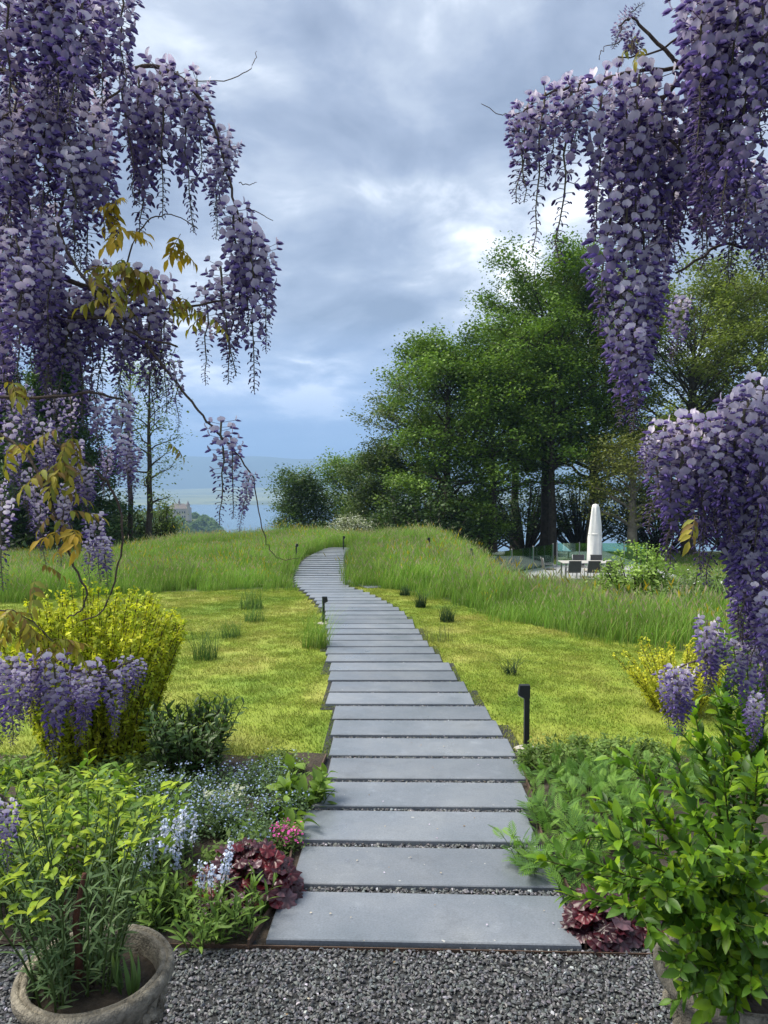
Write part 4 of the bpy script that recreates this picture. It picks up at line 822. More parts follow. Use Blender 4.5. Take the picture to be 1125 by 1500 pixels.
# golden upright shrub and the dark shrub
def golden_shrub(label, loc, H, R, seed, n=120, cols=((0.42, 0.44, 0.03), (0.33, 0.38, 0.03), (0.24, 0.31, 0.03)), lean=0.45, dens=9, leaf=0.030, name='golden_shrub'):
    rng = np.random.default_rng(seed); t = thing(name, label, 'shrub', loc); mb = MB(); cl = []
    for i in range(n):
        az = rng.uniform(0, 6.283); q = math.sqrt(rng.uniform()); L = H * rng.uniform(0.72, 1.05) * (1 - 0.3 * q * q); P = arc_stem(rng, (0.35 * R * q * math.cos(az), 0.35 * R * q * math.sin(az), -0.02), az, L, lean * q * 1.25, 0.0, 8)
        mb.add(*tube(P, np.linspace(0.005, 0.0025, 8), 4, False), (0.10, 0.075, 0.04)); f = np.linspace(0.10, 1, 18)
        for g_ in f: cl.append([np.interp(g_, np.linspace(0, 1, 8), P[:, j]) for j in range(3)])
    obj('stems', mb.mesh('stems', M['softleaf']), t); Q, C = leaf_quads(rng, np.array(cl), dens, (0.011, 0.011, 0.016), leaf, [np.array(c) for c in cols], 0.1, 0.5); tag(obj('foliage', quads_mesh('foliage', Q, C, M['softleaf']), t), kind='stuff'); return t
golden_shrub('golden yellow upright shrub with many leafy rods behind the dark shrub', G(138, 1108), 1.10, 0.9, 141, 330, ((0.55, 0.56, 0.035), (0.45, 0.50, 0.035), (0.33, 0.40, 0.03)), lean=0.27, dens=11, leaf=0.032)
golden_shrub('sparse yellow twiggy shrub on the lawn edge behind the hanging wisteria', G(990, 1040), 0.56, 0.5, 142, 70, ((0.58, 0.56, 0.05), (0.46, 0.48, 0.05)), 0.6, 9, 0.026)
leafy_plant('dark_shrub', 'dark green glossy shrub with bare upright tips between golden shrub and lawn', 'shrub', G(280, 1142), 130, 0.50, 0.16, 0.38, darkl, 0.03, 0.95, 0.9, 143, (0.05, 0.05, 0.03), 300, stemr=0.004)
# chartreuse euphorbia bank behind the pot
for i, (u, v, H, lab) in enumerate(((40, 1340, 0.56, 'yellow green spurge at the bed corner under the low wisteria flowers'), (120, 1290, 0.50, 'yellow green spurge mass behind the potted plant'), (190, 1285, 0.42, 'yellow green spurge on the side towards the dark shrub'), (-40, 1300, 0.55, 'yellow green spurge at the outer end of the bed'))):
    leafy_plant('spurge_plant', lab, 'plant', G(u, v), 44, H, 0.17, 0.32, chart, 0.018, 0.95, 1.0, 150 + i, limit=200, taper=-0.25, t0=0.35, stemr=0.003)

# ------------------------------------------------------------------ stone pots
def stone_pot(loc, label):
    t = thing('stone_pot', label, 'pot', loc); t.scale = (0.92, 0.92, 1.0)
    prof = [(0.0, 0.0), (0.13, 0.0), (0.135, 0.025), (0.11, 0.05), (0.125, 0.09), (0.16, 0.16), (0.178, 0.235), (0.182, 0.285), (0.188, 0.30), (0.214, 0.314), (0.222, 0.328), (0.222, 0.345), (0.216, 0.356), (0.205, 0.358), (0.201, 0.351), (0.197, 0.351), (0.193, 0.357), (0.184, 0.354), (0.178, 0.342), (0.171, 0.29), (0.163, 0.24)]
    b = obj('bowl', MB().add(*lathe(prof, 56, lambda a, z: 0.006 * math.sin(3 * a + z * 20) + 0.004 * math.sin(7 * a))).mesh('bowl', M['pot']), t)
    rng = np.random.default_rng(9)
    for k in range(9):                                             # worn relief swags on the bowl
        mb = MB()
        for q in range(7):
            f = q / 6 - .5; a = 2 * math.pi * (k + f * 0.8) / 9; z = 0.255 - 0.05 * math.cos(f * 2.6) + 0.02; r = np.interp(z, [0.16, 0.235, 0.285], [0.16, 0.178, 0.182]) + 0.004
            V, Fc = lathe([(0.001, -0.016), (0.013, -0.008), (0.016, 0.0), (0.012, 0.009), (0.001, 0.016)], 7); mb.add(V * rng.uniform(0.8, 1.3) + [r * math.cos(a), r * math.sin(a), z], Fc)
        obj('relief_swag', mb.mesh('relief_swag', M['pot']), b)
    X, Y = np.meshgrid(np.linspace(-.155, .155, 22), np.linspace(-.155, .155, 22)); k = X ** 2 + Y ** 2 < .153 ** 2
    V, Fc = lathe([(0.0005, 0.305), (0.04, 0.302), (0.09, 0.308), (0.13, 0.300), (0.172, 0.298)], 28, lambda a, z: 0.02 * math.sin(4 * a)); obj('soil', MB().add(V + np.random.default_rng(3).normal(0, 0.003, V.shape), Fc).mesh('soil', M['soil']), t); return t
PL = px(139, 1412, 1.93); PL[2] = zg(PL[0], PL[1]); POTZ = 0.305
stone_pot(PL, 'weathered stone pot with moulded rim holding the spurge on the gravel')
PR = px(1075, 1440, 1.93); PR[2] = zg(PR[0], PR[1])
stone_pot(PR, 'weathered stone pot almost hidden under the glossy green shrub')
def eup_top(rng, P, items):
    for k in range(7):
        a = rng.uniform(0, 6.283); d = np.array([math.cos(a), math.sin(a), rng.uniform(0.1, 0.9)]); items.append((chart[rng.integers(2)], frame(d, rng.uniform(-.4, .4)), P[-1] + rng.normal(0, 0.008, 3), rng.uniform(0.6, 0.95)))
leafy_plant('potted_spurge', 'grey green narrow leaved spurge with lime tops growing in the stone pot', 'plant', (PL[0] - 0.045, PL[1], PL[2] + POTZ), 48, 0.56, 0.105, 0.36, needle, 0.0125, 1.05, 1.0, 160, limit=300, whorl=1, t0=0.03, stemr=0.0032, topfn=eup_top, taper=0.1)
rng = np.random.default_rng(161); t = thing('shrub_stem', 'bare reddish brown woody stem standing in the stone pot', 'stem', (PL[0] - 0.06, PL[1] + 0.03, PL[2] + POTZ - 0.02))
obj('bark_stem', MB().add(*tube(smooth_path([(0, 0, 0), (0.005, 0, 0.1), (-0.004, 0.004, 0.17), (0.008, 0, 0.24), (0.022, 0.006, 0.31)], 4), np.linspace(0.012, 0.006, 17), 9)).mesh('bark_stem', M['redbark']), t)
obj('side_stem', MB().add(*tube(smooth_path([(-0.03, 0, 0), (-0.036, 0, 0.12), (-0.03, 0.004, 0.30)], 4), np.linspace(0.007, 0.002, 9), 7)).mesh('side_stem', M['redbark']), t)
t = thing('strap_leaf_plant', 'small tuft of upright strap leaves at the rim inside the stone pot', 'plant', (PL[0] + 0.10, PL[1] - 0.02, PL[2] + POTZ - 0.005)); it = []
for k in range(11):
    a = rng.uniform(0, 6.283); it.append((strapl[k % 2], frame((0.3 * math.cos(a), 0.3 * math.sin(a), 1), rng.uniform(-1, 1), (math.cos(a), math.sin(a), 0)), (0.02 * math.cos(a), 0.02 * math.sin(a), 0), rng.uniform(0.6, 1.0)))
put_leaves(t, it)
# the glossy shrub in the second pot: stems aimed at shoots seen in the photograph
def glossy_shrub():
    t = thing('glossy_shrub', 'bright glossy green shrub with arching shoots growing from the hidden stone pot', 'shrub', (PR[0], PR[1], PR[2] + POTZ)); base = np.array([PR[0], PR[1], PR[2] + POTZ]); rng = np.random.default_rng(170); mb = MB(); items = []
    shoots = [(790, 1258, 2.0), (1100, 950, 1.95), (1125, 880, 1.9), (1062, 985, 1.95), (1130, 960, 1.8), (880, 1170, 2.1), (925, 1110, 2.15), (985, 1095, 2.0), (1015, 1030, 1.95), (1060, 1020, 2.0), (1085, 890, 2.05), (1110, 1000, 1.8), (830, 1310, 1.9), (860, 1260, 1.75), (900, 1230, 1.7), (950, 1180, 1.75), (1000, 1150, 1.7), (1060, 1130, 1.65), (1110, 1120, 1.6), (1150, 1080, 1.8), (905, 1330, 1.65), (960, 1290, 1.6), (1010, 1250, 1.6), (1070, 1230, 1.55), (1120, 1250, 1.55), (1000, 1370, 1.6), (1060, 1350, 1.55), (1120, 1360, 1.5), (1050, 1440, 1.6), (1100, 1450, 1.55), (1170, 1200, 1.9), (1180, 1330, 1.7), (1030, 1480, 1.65), (1000, 1450, 1.62), (1075, 1490, 1.6), (985, 1410, 1.62), (870, 1210, 1.95), (1040, 1080, 2.2), (980, 1220, 2.1), (1100, 1180, 2.15), (930, 1270, 2.0), (1090, 1300, 1.7), (885, 1290, 1.85), (1030, 1300, 1.75), (1140, 1420, 1.6), (980, 1330, 1.8)]
    for (u, v, d) in shoots:
        e = px(u, v, d) - base; b = np.array([rng.normal(0, 0.03), rng.normal(0, 0.03), -0.02]); m1 = b * 0.7 + e * 0.3 + [0, 0, 0.10 + 0.1 * max(0, e[2])]; m2 = b * 0.25 + e * 0.75 + [0, 0, 0.05]
        P = smooth_path([b, m1, m2, e], 4); mb.add(*tube(P, np.linspace(0.0045, 0.0015, len(P)), 6, False), (0.10, 0.12, 0.04)); stem_leaves(rng, P, privet, 0.0165, 0.95, 0.8, items, 0.22, 1.0, 2, 0.1, 0.5)
        for q in range(3):
            f = rng.integers(4, 11); d2 = (P[f + 1] - P[f]); d2 = d2 / np.linalg.norm(d2) + rng.normal(0, 0.6, 3); S = P[f] + np.outer(np.linspace(0, 1, 4), d2 / np.linalg.norm(d2) * 0.11); mb.add(*tube(S, 0.0015, 4, False), (0.12, 0.15, 0.04)); stem_leaves(rng, S, privet, 0.02, 0.9, 0.72, items, 0.15, 1.0, 2)
    obj('stems', mb.mesh('stems', M['softleaf']), t); put_leaves(t, items, 300)
glossy_shrub()
t = thing('plant_stake', 'thin dark stake in the ferny bed', 'stake', G(937, 1172)); obj('rod', MB().add(*tube([(0, 0, -0.05), (0, 0, 0.2)], 0.005, 6)).mesh('rod', M['black']), t); obj('cap', MB().add(*lathe([(0.0005, 0.212), (0.006, 0.209), (0.0075, 0.2), (0.0055, 0.194)], 8)).mesh('cap', M['black']), t)

# ------------------------------------------------------------------ wisteria
def floret(mb, rng, p, out, size, bud, pale):
    """one pea flower: upright banner petal, two wings and a keel; bud in 0..1 closes it"""
    R = frame(out, rng.uniform(-0.5, 0.5))
    viol = np.array((0.085, 0.055, 0.20)) * rng.uniform(0.7, 1.35); lil = np.array((0.40, 0.345, 0.54)) * rng.uniform(0.8, 1.15); pal = np.array((0.80, 0.75, 0.82))
    ban = (lil * (1 - pale) + pal * pale) * (0.62 + 0.45 * min(1, pale + 0.15))
    if bud > 0.55:
        s = size * (1.15 - 0.75 * bud); V, Fc = lathe([(0.0005, 0), (0.16, 0.18), (0.24, 0.5), (0.17, 0.85), (0.0005, 1.05)], 6); V = V[:, [0, 2, 1]] * s * 0.95
        V[:, 2] += -0.25 * V[:, 1] ** 2 / (s + 1e-6); mb.add(V @ R.T + p, Fc, np.linspace(0.65, 1.25, len(V))[:, None] * (viol * 0.9 + 0.08 * bud * np.array((0.5, 0.45, 0.5)))); return
    s = size; op = 1 - bud
    # banner: cupped round petal folded up and back
    V = []; rows = ((0.0, 0.10), (0.28, 0.38), (0.58, 0.50), (0.85, 0.38), (1.0, 0.13))
    for y_, w_ in rows:
        for x_ in (-1, -0.5, 0, 0.5, 1): V.append((x_ * w_ * op ** 0.3, 0.35 * y_ - 0.30 * y_ * y_ * op + 0.10 * abs(x_) ** 1.5 * (1 - 1.2 * (1 - op)), 0.06 + 0.78 * y_ - 0.09 * abs(x_)))
    V = np.array(V) * s; Fc = [(r * 5 + c, r * 5 + c + 1, r * 5 + c + 6, r * 5 + c + 5) for r in range(4) for c in range(4)]
    g = np.clip(np.array([r for r, _ in rows]).repeat(5) * 1.2, 0, 1)[:, None]; mb.add(V @ R.T + p, Fc, ban * (0.72 + 0.28 * g) * (1 - 0.0) + (1 - g) * viol * 0.25)
    # wings
    for sx in (-1, 1):
        V = np.array([(0.04 * sx, 0.02, 0.02), (0.20 * sx, 0.28, 0.14), (0.06 * sx, 0.34, 0.20), (0.25 * sx, 0.58, 0.03), (0.07 * sx, 0.66, 0.10), (0.13 * sx, 0.86, -0.08), (0.17 * sx, 0.36, -0.10), (0.13 * sx, 0.62, -0.14)]) * s
        mb.add(V @ R.T + p, [(0, 1, 2), (1, 3, 4, 2), (3, 5, 4), (0, 6, 1), (6, 7, 3, 1), (7, 5, 3)], viol * 1.45 + 0.10 * ban)
    V = np.array([(0, 0.04, -0.02), (-0.08, 0.4, -0.05), (0.08, 0.4, -0.05), (0, 0.42, -0.17), (0, 0.8, 0.0)]) * s; mb.add(V @ R.T + p, [(0, 1, 3), (0, 3, 2), (1, 4, 3), (3, 4, 2), (0, 2, 4, 1)], viol)
def raceme(seed, L=0.25, n=74, openf=0.6, fat=1.0):
    rng = np.random.default_rng(seed); mb = MB(); k = 9; t = np.linspace(0, 1, k); wob = np.cumsum(rng.normal(0, 0.0035, (k, 2)), 0); P = np.stack([wob[:, 0], wob[:, 1], -L * t], 1)
    mb.add(*tube(P, np.linspace(0.0022, 0.0008, k), 5), (0.16, 0.15, 0.10))
    for i in range(n):
        f = (i + rng.uniform(0, 1)) / n; f = f ** 0.92; a = i * 2.399 + rng.uniform(-0.35, 0.35); p0 = np.array([np.interp(f, t, P[:, j]) for j in range(3)])
        bud = np.clip((f - openf) / (1 - openf) * 0.9 + 0.2 + rng.uniform(-0.14, 0.14), 0, 1) if f > openf else max(0, 0.12 * f + rng.uniform(0, 0.15)); ped = (0.0195 * (1 - f) ** 0.8 + 0.005) * fat * rng.uniform(0.65, 1.25)
        o = np.array([math.cos(a), math.sin(a), 0.30 - 0.55 * f + rng.uniform(-.2, .2)]); o /= np.linalg.norm(o); p = p0 + o * ped
        mb.add(*tube([p0, p], [0.0007, 0.0007], 3, False), (0.20, 0.16, 0.20)); d = o + np.array([0, 0, -0.25 - 0.45 * bud])
        floret(mb, rng, p, d, 0.0190 * fat * rng.uniform(0.72, 1.2) * (1 - 0.35 * bud), bud, np.clip(1.05 - 1.5 * f + rng.uniform(-.25, .25), 0, 1))
    me = mb.mesh('raceme', M['petal']); me['len'] = L; return me
RAC = [raceme(200 + i, 0.25, 104, 0.52) for i in range(4)] + [raceme(210 + i, 0.25, 92, 0.36) for i in range(3)] + [raceme(220 + i, 0.25, 72, 0.16, 0.9) for i in range(2)]
def wist_leaf(rng, cols):
    mb = MB(); L = 0.085; P = np.array([(0, y_ * L, -0.25 * L * y_ * y_) for y_ in np.linspace(0, 1, 6)]); mb.add(*tube(P, 0.0008, 4), (0.25, 0.2, 0.06))
    for i in range(4):
        for s in (-1, 1):
            V, Fc = leaf_shape(0.034 * rng.uniform(0.8, 1.15), 0.014, 3, 0.45, 0.35); R = rotm(-0.5 + rng.uniform(-.3, .3), 0, -s * rng.uniform(0.7, 1.2)); mb.add(V @ R.T + P[1 + i], Fc, vary(rng, cols[rng.integers(len(cols))], 0.2))
    V, Fc = leaf_shape(0.036, 0.014, 3, 0.45, 0.4); mb.add(V @ rotm(-0.5, 0, 0).T + P[-1], Fc, cols[0]); me = mb.mesh('young_leaf', M['softleaf']); me['len'] = L; return me
rng = np.random.default_rng(230)
WL = [wist_leaf(rng, [(0.40, 0.34, 0.05), (0.30, 0.30, 0.06), (0.26, 0.18, 0.06)]) for _ in range(4)] + [wist_leaf(rng, [(0.58, 0.38, 0.04), (0.5, 0.36, 0.05)]) for _ in range(2)]
def wisteria(label, trunk, branches, racs, leaves, seed, fill):
    rng = np.random.default_rng(seed); b = np.array(trunk[0]); t = thing('wisteria', label, 'wisteria', tuple(b)); T = smooth_path(np.array(trunk) - b, 5)
    obj('trunk', MB().add(*tube(T, np.linspace(0.045, 0.02, len(T)), 9)).mesh('trunk', M['vinebark']), t)
    for pts, r0, r1, join in branches:
        P = np.array([px(*q) for q in pts]) - b
        if join: j = np.argmin(np.linalg.norm(T - P[0] + [0, 0, 0.15], axis=1)); P = np.vstack([T[j], (T[j] + P[0]) / 2 + [0, 0, 0.03], P])
        P = smooth_path(P, 5); P[1:-1] += rng.normal(0, 0.0012, P[1:-1].shape); obj('branch' if r0 > 0.0025 else 'tendril', MB().add(*tube(P, np.linspace(r0, r1, len(P)), 7)).mesh('branch', M['vinebark']), t)
    def put(u, v, d, ln, kind, tilt):
        me = RAC[{'o': 0, 'm': 4, 'b': 7}[kind] + rng.integers({'o': 4, 'm': 3, 'b': 2}[kind])]; o = obj('raceme', me, t); o.location = px(u, v, d) - b; L = ln * d / F_PX; s = rng.uniform(0.85, 1.1) * min(1.0, max(0.5, L / 0.25 * 1.3))
        o.scale = (s, s, L / 0.25); o.rotation_euler = (rng.normal(0, 0.07), -tilt + rng.normal(0, 0.04), rng.uniform(0, 6.283))
    for q in racs: put(*q)
    for (u0, v0, u1, v1, n, d0, d1, l0, l1, kinds) in fill:
        for i in range(n): put(u0 + (u1 - u0) * (i + rng.uniform(0.1, .9)) / n, rng.uniform(v0, v1), rng.uniform(d0, d1), rng.uniform(l0, l1), kinds[rng.integers(len(kinds))], rng.normal(0, 0.05))
    for (u, v, d, n, warm) in leaves:
        for i in range(n):
            o = obj('leaf', WL[rng.integers(4) if not warm else 4 + rng.integers(2)], t); o.location = px(u, v, d) - b + rng.normal(0, 0.008, 3); a = rng.uniform(0, 6.283); R = frame((math.cos(a), math.sin(a), rng.uniform(-1.0, 0.1)), rng.uniform(-.5, .5)); o.rotation_euler = Matrix(R.tolist()).to_euler(); o.scale = (rng.uniform(0.4, 0.72),) * 3
    return t
D = 1.35
wisteria('purple wisteria vine hanging over the golden shrub and the potted spurge', [(-1.02, 1.30, -0.05), (-0.98, 1.32, 0.5), (-1.04, 1.36, 1.1), (-0.97, 1.34, 1.7), (-1.0, 1.3, 2.3), (-0.8, 1.3, 2.75)],
    [([(-60, 330, D), (0, 347, D), (60, 388, D), (130, 422, D), (185, 432, 1.38)], 0.007, 0.004, 1), ([(-60, 470, D), (85, 465, D), (170, 466, D), (240, 458, 1.38), (330, 440, 1.4)], 0.005, 0.002, 1), ([(-50, 585, 1.3), (60, 583, 1.3), (130, 576, 1.32), (180, 585, 1.33)], 0.004, 0.002, 1),
     ([(-40, 60, D), (0, 90, D), (30, 150, 1.3), (62, 222, 1.28), (95, 268, 1.28), (85, 330, 1.28), (112, 392, 1.28), (150, 440, 1.28), (195, 490, 1.3), (260, 508, 1.35)], 0.004, 0.002, 1), ([(150, 430, 1.33), (205, 495, 1.34), (260, 562, 1.36), (292, 602, 1.37), (320, 635, 1.38), (340, 655, 1.38), (372, 700, 1.38)], 0.003, 0.0014, 0), ([(372, 700, 1.38), (384, 775, 1.38), (396, 805, 1.38), (413, 820, 1.38), (440, 817, 1.38)], 0.0012, 0.0005, 0),
     ([(-60, 95, D), (80, 120, 1.4), (160, 108, 1.4), (210, 98, 1.4), (250, 104, 1.4), (290, 140, 1.4), (315, 190, 1.4), (330, 240, 1.4), (345, 300, 1.4), (360, 350, 1.4)], 0.006, 0.0018, 1), ([(235, 100, 1.4), (270, 118, 1.4), (340, 115, 1.4), (370, 95, 1.4), (376, 75, 1.4)], 0.0012, 0.0006, 0), ([(350, 268, 1.4), (365, 270, 1.4), (376, 267, 1.4)], 0.001, 0.0005, 0), ([(360, 305, 1.4), (380, 312, 1.4), (400, 323, 1.4)], 0.001, 0.0006, 0),
     ([(-50, 620, 1.25), (20, 650, 1.25), (60, 700, 1.24), (82, 760, 1.24), (108, 830, 1.24), (126, 865, 1.24), (120, 893, 1.24), (98, 906, 1.24)], 0.0035, 0.0012, 1), ([(60, 640, 1.3), (110, 668, 1.3), (150, 700, 1.3), (172, 735, 1.3), (180, 790, 1.3), (168, 850, 1.3), (150, 895, 1.3), (118, 910, 1.3)], 0.003, 0.001, 0), ([(-60, 950, 1.2), (0, 975, 1.2), (70, 980, 1.2), (150, 985, 1.22), (195, 968, 1.24)], 0.005, 0.0018, 1), ([(-60, 905, 1.17), (0, 893, 1.16), (40, 906, 1.18), (78, 940, 1.18)], 0.002, 0.0008, 1), ([(-40, 1150, 1.15), (0, 1165, 1.15), (15, 1180, 1.15)], 0.003, 0.0015, 1),
     ([(180, 430, 1.35), (190, 370, 1.35), (215, 325, 1.36), (250, 315, 1.37), (290, 335, 1.38)], 0.0018, 0.0008, 0), ([(-60, -20, 1.3), (60, -30, 1.3), (190, -35, 1.32)], 0.008, 0.004, 1), ([(-40, 200, 1.3), (40, 155, 1.32), (120, 165, 1.33), (180, 130, 1.35)], 0.004, 0.002, 1)],
    [(172, 92, 1.38, 205, 'm', 0.08), (200, 110, 1.4, 180, 'o', 0.05), (238, 98, 1.4, 215, 'm', 0.0), (265, 105, 1.41, 230, 'o', -0.04), (288, 118, 1.4, 130, 'm', 0), (225, 115, 1.43, 240, 'o', 0), (335, 205, 1.4, 110, 'o', 0), (318, 190, 1.42, 150, 'm', 0.03), (345, 300, 1.4, 190, 'm', 0.05), (372, 345, 1.4, 225, 'm', 0.0), (360, 320, 1.42, 170, 'o', 0), (385, 360, 1.41, 150, 'm', -0.02), (325, 390, 1.4, 160, 'b', 0), (345, 420, 1.42, 140, 'm', 0), (300, 420, 1.42, 140, 'b', 0),
     (62, 130, 1.3, 190, 'o', 0), (135, 165, 1.3, 190, 'o', 0), (100, 145, 1.34, 190, 'o', 0), (20, 150, 1.3, 200, 'o', 0), (205, 400, 1.35, 180, 'm', 0), (230, 410, 1.37, 190, 'm', 0), (180, 420, 1.34, 160, 'o', 0), (160, 415, 1.38, 170, 'm', 0), (255, 530, 1.36, 100, 'b', 0), (240, 470, 1.37, 110, 'b', 0), (215, 480, 1.38, 140, 'm', 0),
     (322, 618, 1.38, 150, 'b', 0.05), (338, 640, 1.38, 120, 'b', 0.0), (368, 695, 1.38, 85, 'm', -0.02), (180, 640, 1.28, 90, 'm', -0.1), (195, 660, 1.3, 80, 'm', 0), (125, 685, 1.28, 75, 'o', 0), (95, 730, 1.25, 100, 'm', 0), (110, 650, 1.3, 90, 'm', 0), (150, 790, 1.28, 70, 'm', 0), (128, 795, 1.28, 70, 'b', 0), (5, 735, 1.2, 130, 'b', 0.1), (40, 690, 1.25, 85, 'b', 0), (60, 740, 1.26, 90, 'b', 0),
     (15, 962, 1.16, 135, 'o', 0), (-8, 975, 1.2, 120, 'o', 0), (30, 985, 1.12, 90, 'm', 0), (60, 955, 1.24, 100, 'o', 0), (45, 972, 1.22, 95, 'm', 0), (78, 965, 1.18, 150, 'o', 0), (102, 985, 1.24, 85, 'm', 0), (132, 975, 1.22, 120, 'o', 0), (120, 1000, 1.16, 70, 'm', 0), (162, 985, 1.22, 100, 'm', 0), (185, 966, 1.24, 80, 'm', -0.05), (205, 970, 1.24, 60, 'b', -0.3), (8, 1175, 1.12, 100, 'm', 0)],
    [(165, 305, 1.3, 5, 1), (180, 340, 1.3, 4, 1), (205, 398, 1.28, 5, 0), (150, 388, 1.28, 4, 0), (182, 388, 1.28, 4, 0), (262, 345, 1.36, 3, 1), (268, 438, 1.36, 5, 0), (310, 460, 1.38, 3, 0), (170, 430, 1.28, 4, 0), (20, 565, 1.25, 4, 0), (85, 670, 1.25, 5, 0), (100, 635, 1.25, 4, 0), (75, 700, 1.24, 5, 0), (95, 745, 1.24, 3, 0), (110, 775, 1.24, 4, 1), (25, 650, 1.24, 4, 0), (40, 910, 1.18, 6, 0), (15, 890, 1.16, 5, 0), (75, 940, 1.18, 5, 0), (60, 830, 1.22, 2, 0), (240, 640, 1.3, 1, 0)], 231,
    [(-20, -60, 185, -10, 11, 1.18, 1.45, 160, 220, 'o'), (-20, 60, 160, 140, 6, 1.3, 1.5, 150, 210, 'oo'), (-20, 200, 130, 330, 11, 1.25, 1.55, 150, 210, 'oom'), (-20, 340, 150, 440, 11, 1.25, 1.5, 130, 190, 'oom'), (0, 430, 200, 500, 7, 1.35, 1.55, 110, 160, 'mb'), (0, 560, 190, 610, 6, 1.35, 1.6, 90, 130, 'mb'), (-10, 640, 170, 760, 8, 1.3, 1.6, 60, 100, 'mb'), (-20, 560, 90, 640, 5, 1.25, 1.5, 90, 130, 'mb')])
E = 1.15
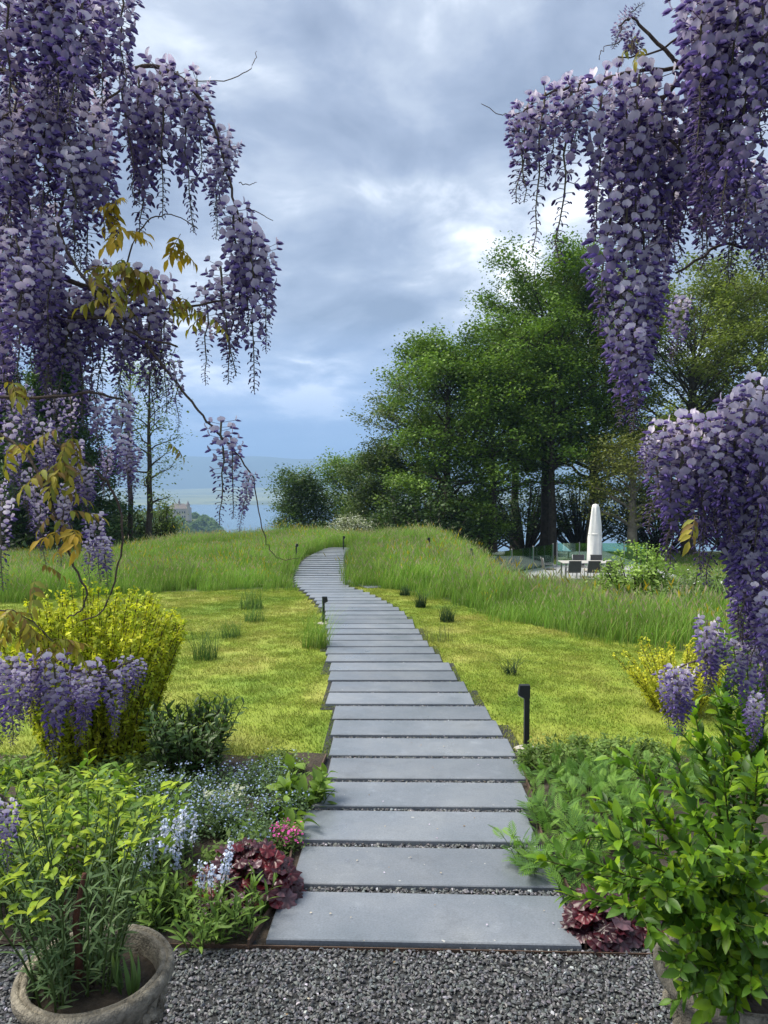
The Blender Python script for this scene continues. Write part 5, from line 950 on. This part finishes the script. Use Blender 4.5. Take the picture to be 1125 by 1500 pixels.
wisteria('purple wisteria vine hanging over the glossy shrub and the terrace view', [(0.88, 1.28, -0.05), (0.84, 1.30, 0.5), (0.90, 1.26, 1.1), (0.85, 1.24, 1.7), (0.87, 1.2, 2.2), (0.7, 1.2, 2.6)],
    [([(1200, -40, E), (1125, -20, E), (1035, 20, E), (1000, 50, E), (950, 80, E), (905, 83, E)], 0.004, 0.001, 1), ([(1180, 130, E), (1085, 135, E), (1005, 98, E), (975, 75, E), (945, 45, E), (926, 26, E), (906, 38, E)], 0.006, 0.0012, 1), ([(1005, 98, E), (930, 106, E), (870, 120, E), (800, 138, E), (765, 165, E)], 0.0032, 0.0012, 0), ([(765, 165, E), (735, 167, E), (705, 152, E)], 0.0008, 0.0005, 0), ([(935, 58, E), (900, 62, E), (880, 75, E), (877, 86, E)], 0.0008, 0.0005, 0), ([(1005, 98, E), (985, 130, E), (960, 165, E), (1000, 230, E)], 0.004, 0.002, 0), ([(1040, 20, E), (1036, 10, E), (1032, -10, E)], 0.0008, 0.0005, 0),
     ([(1190, 360, 1.2), (1100, 362, 1.2), (1055, 360, 1.2), (990, 400, 1.2)], 0.004, 0.002, 1), ([(1190, 610, 1.25), (1120, 612, 1.25), (1060, 630, 1.25), (1000, 640, 1.25), (950, 632, 1.25)], 0.005, 0.0015, 1), ([(950, 632, 1.25), (925, 622, 1.25), (905, 600, 1.25)], 0.0009, 0.0005, 0), ([(1190, 900, 1.3), (1110, 925, 1.3), (1050, 955, 1.3), (995, 978, 1.3)], 0.004, 0.0014, 1), ([(880, 528, 1.17), (905, 520, 1.17), (925, 500, 1.17), (950, 470, 1.17)], 0.001, 0.0006, 0)],
    [(762, 165, E, 135, 'b', 0.05), (778, 150, E, 150, 'm', 0.03), (800, 135, E, 230, 'b', 0.02), (835, 125, E, 250, 'b', 0), (820, 130, 1.17, 130, 'm', 0), (850, 118, E, 110, 'o', 0), (882, 118, E, 220, 'o', 0), (905, 112, 1.17, 230, 'o', 0), (930, 110, E, 240, 'o', 0), (958, 112, E, 260, 'o', 0), (975, 150, 1.18, 240, 'o', 0), (895, 260, 1.17, 230, 'o', -0.02), (920, 290, E, 220, 'm', 0), (945, 300, 1.17, 210, 'o', 0), (910, 420, E, 200, 'o', 0.02), (935, 400, 1.16, 200, 'o', 0), (958, 380, 1.18, 170, 'm', 0), (925, 480, 1.14, 150, 'o', 0), (965, 280, 1.2, 200, 'o', 0), (1000, 438, 1.25, 95, 'm', -0.1),
     (1025, 40, 1.1, 220, 'o', 0), (1050, -10, 1.08, 230, 'o', 0), (1080, -30, 1.05, 240, 'o', 0), (1110, -40, 1.05, 250, 'o', 0), (1035, 120, 1.12, 210, 'o', 0), (1065, 110, 1.08, 220, 'o', 0), (1100, 100, 1.06, 240, 'o', 0), (1005, 150, 1.16, 200, 'o', 0),
     (955, 640, 1.25, 70, 'm', 0.55), (975, 622, 1.25, 160, 'm', 0.03), (1000, 618, 1.24, 200, 'o', 0), (1022, 615, 1.25, 210, 'm', 0), (1045, 612, 1.24, 190, 'm', 0), (985, 640, 1.28, 190, 'm', 0), (1070, 590, 1.24, 200, 'o', 0), (1095, 585, 1.22, 220, 'o', 0), (1120, 560, 1.2, 240, 'o', 0), (1030, 660, 1.28, 180, 'm', 0), (1062, 680, 1.27, 180, 'm', 0), (1085, 700, 1.25, 180, 'm', 0), (1112, 740, 1.22, 200, 'o', 0), (1115, 850, 1.22, 170, 'o', 0), (1130, 650, 1.2, 230, 'o', 0), (1050, 640, 1.22, 160, 'o', 0),
     (1035, 908, 1.3, 110, 'o', 0), (1050, 930, 1.3, 95, 'o', 0), (988, 978, 1.3, 105, 'o', 0), (1003, 980, 1.31, 100, 'o', 0), (975, 985, 1.32, 85, 'm', 0.1), (1075, 940, 1.3, 90, 'o', 0), (1110, 1020, 1.25, 80, 'o', 0), (1095, 950, 1.3, 110, 'o', 0), (910, 40, E, 30, 'b', 1.2), (930, 60, E, 40, 'b', 0.8), (918, 30, E, 30, 'b', 2.4)],
    [(935, 65, E, 2, 0), (1015, 760, 1.2, 1, 0)], 232,
    [(1010, -60, 1150, -10, 9, 1.05, 1.35, 200, 260, 'o'), (1000, 200, 1140, 280, 9, 1.1, 1.4, 130, 190, 'oom'), (870, 120, 1000, 220, 4, 1.2, 1.4, 170, 230, 'o'), (1085, 760, 1140, 880, 5, 1.2, 1.35, 130, 190, 'om'), (1070, 560, 1150, 760, 6, 1.15, 1.4, 150, 220, 'o')])

rng = np.random.default_rng(400); n = 150; X = rng.uniform(-1.3, 1.3, n); Y = rng.uniform(1.6, 5.0, n); k = (Y < PATH_Y0) | on_path(X, Y, -0.05); X, Y = X[k], Y[k]
Q, C = leaf_quads(rng, np.stack([X, Y, zfun(X, Y) + np.where(Y < PATH_Y0, 0.022, 0.0325)], 1), 1, (0, 0, 0.0004), 0.011, [(0.55, 0.5, 0.6), (0.5, 0.45, 0.35), (0.3, 0.2, 0.1)], 6.0, 0.75)
tag(obj('fallen_petals', quads_mesh('fallen_petals', Q, C, M['petal'])), 'few fallen petals and leaf bits lying on slabs and gravel', 'petals', kind='stuff')

# ------------------------------------------------------------------ haze over the lake valley
m, nt, N, L = _nodes('haze_air'); pv = N.new('ShaderNodeVolumePrincipled'); pv.inputs['Color'].default_value = (0.42, 0.66, 1.0, 1); pv.inputs['Density'].default_value = 2.6e-4; pv.inputs['Anisotropy'].default_value = 0.0
o_ = N.new('ShaderNodeOutputMaterial'); L.new(pv.outputs[0], o_.inputs['Volume'])
hz = obj('haze', MB().add(*box((0, 3790, 115), (10600, 7800, 480))).mesh('haze', m, False)); tag(hz, 'pale blue rain haze over the lake valley', 'haze', kind='stuff')
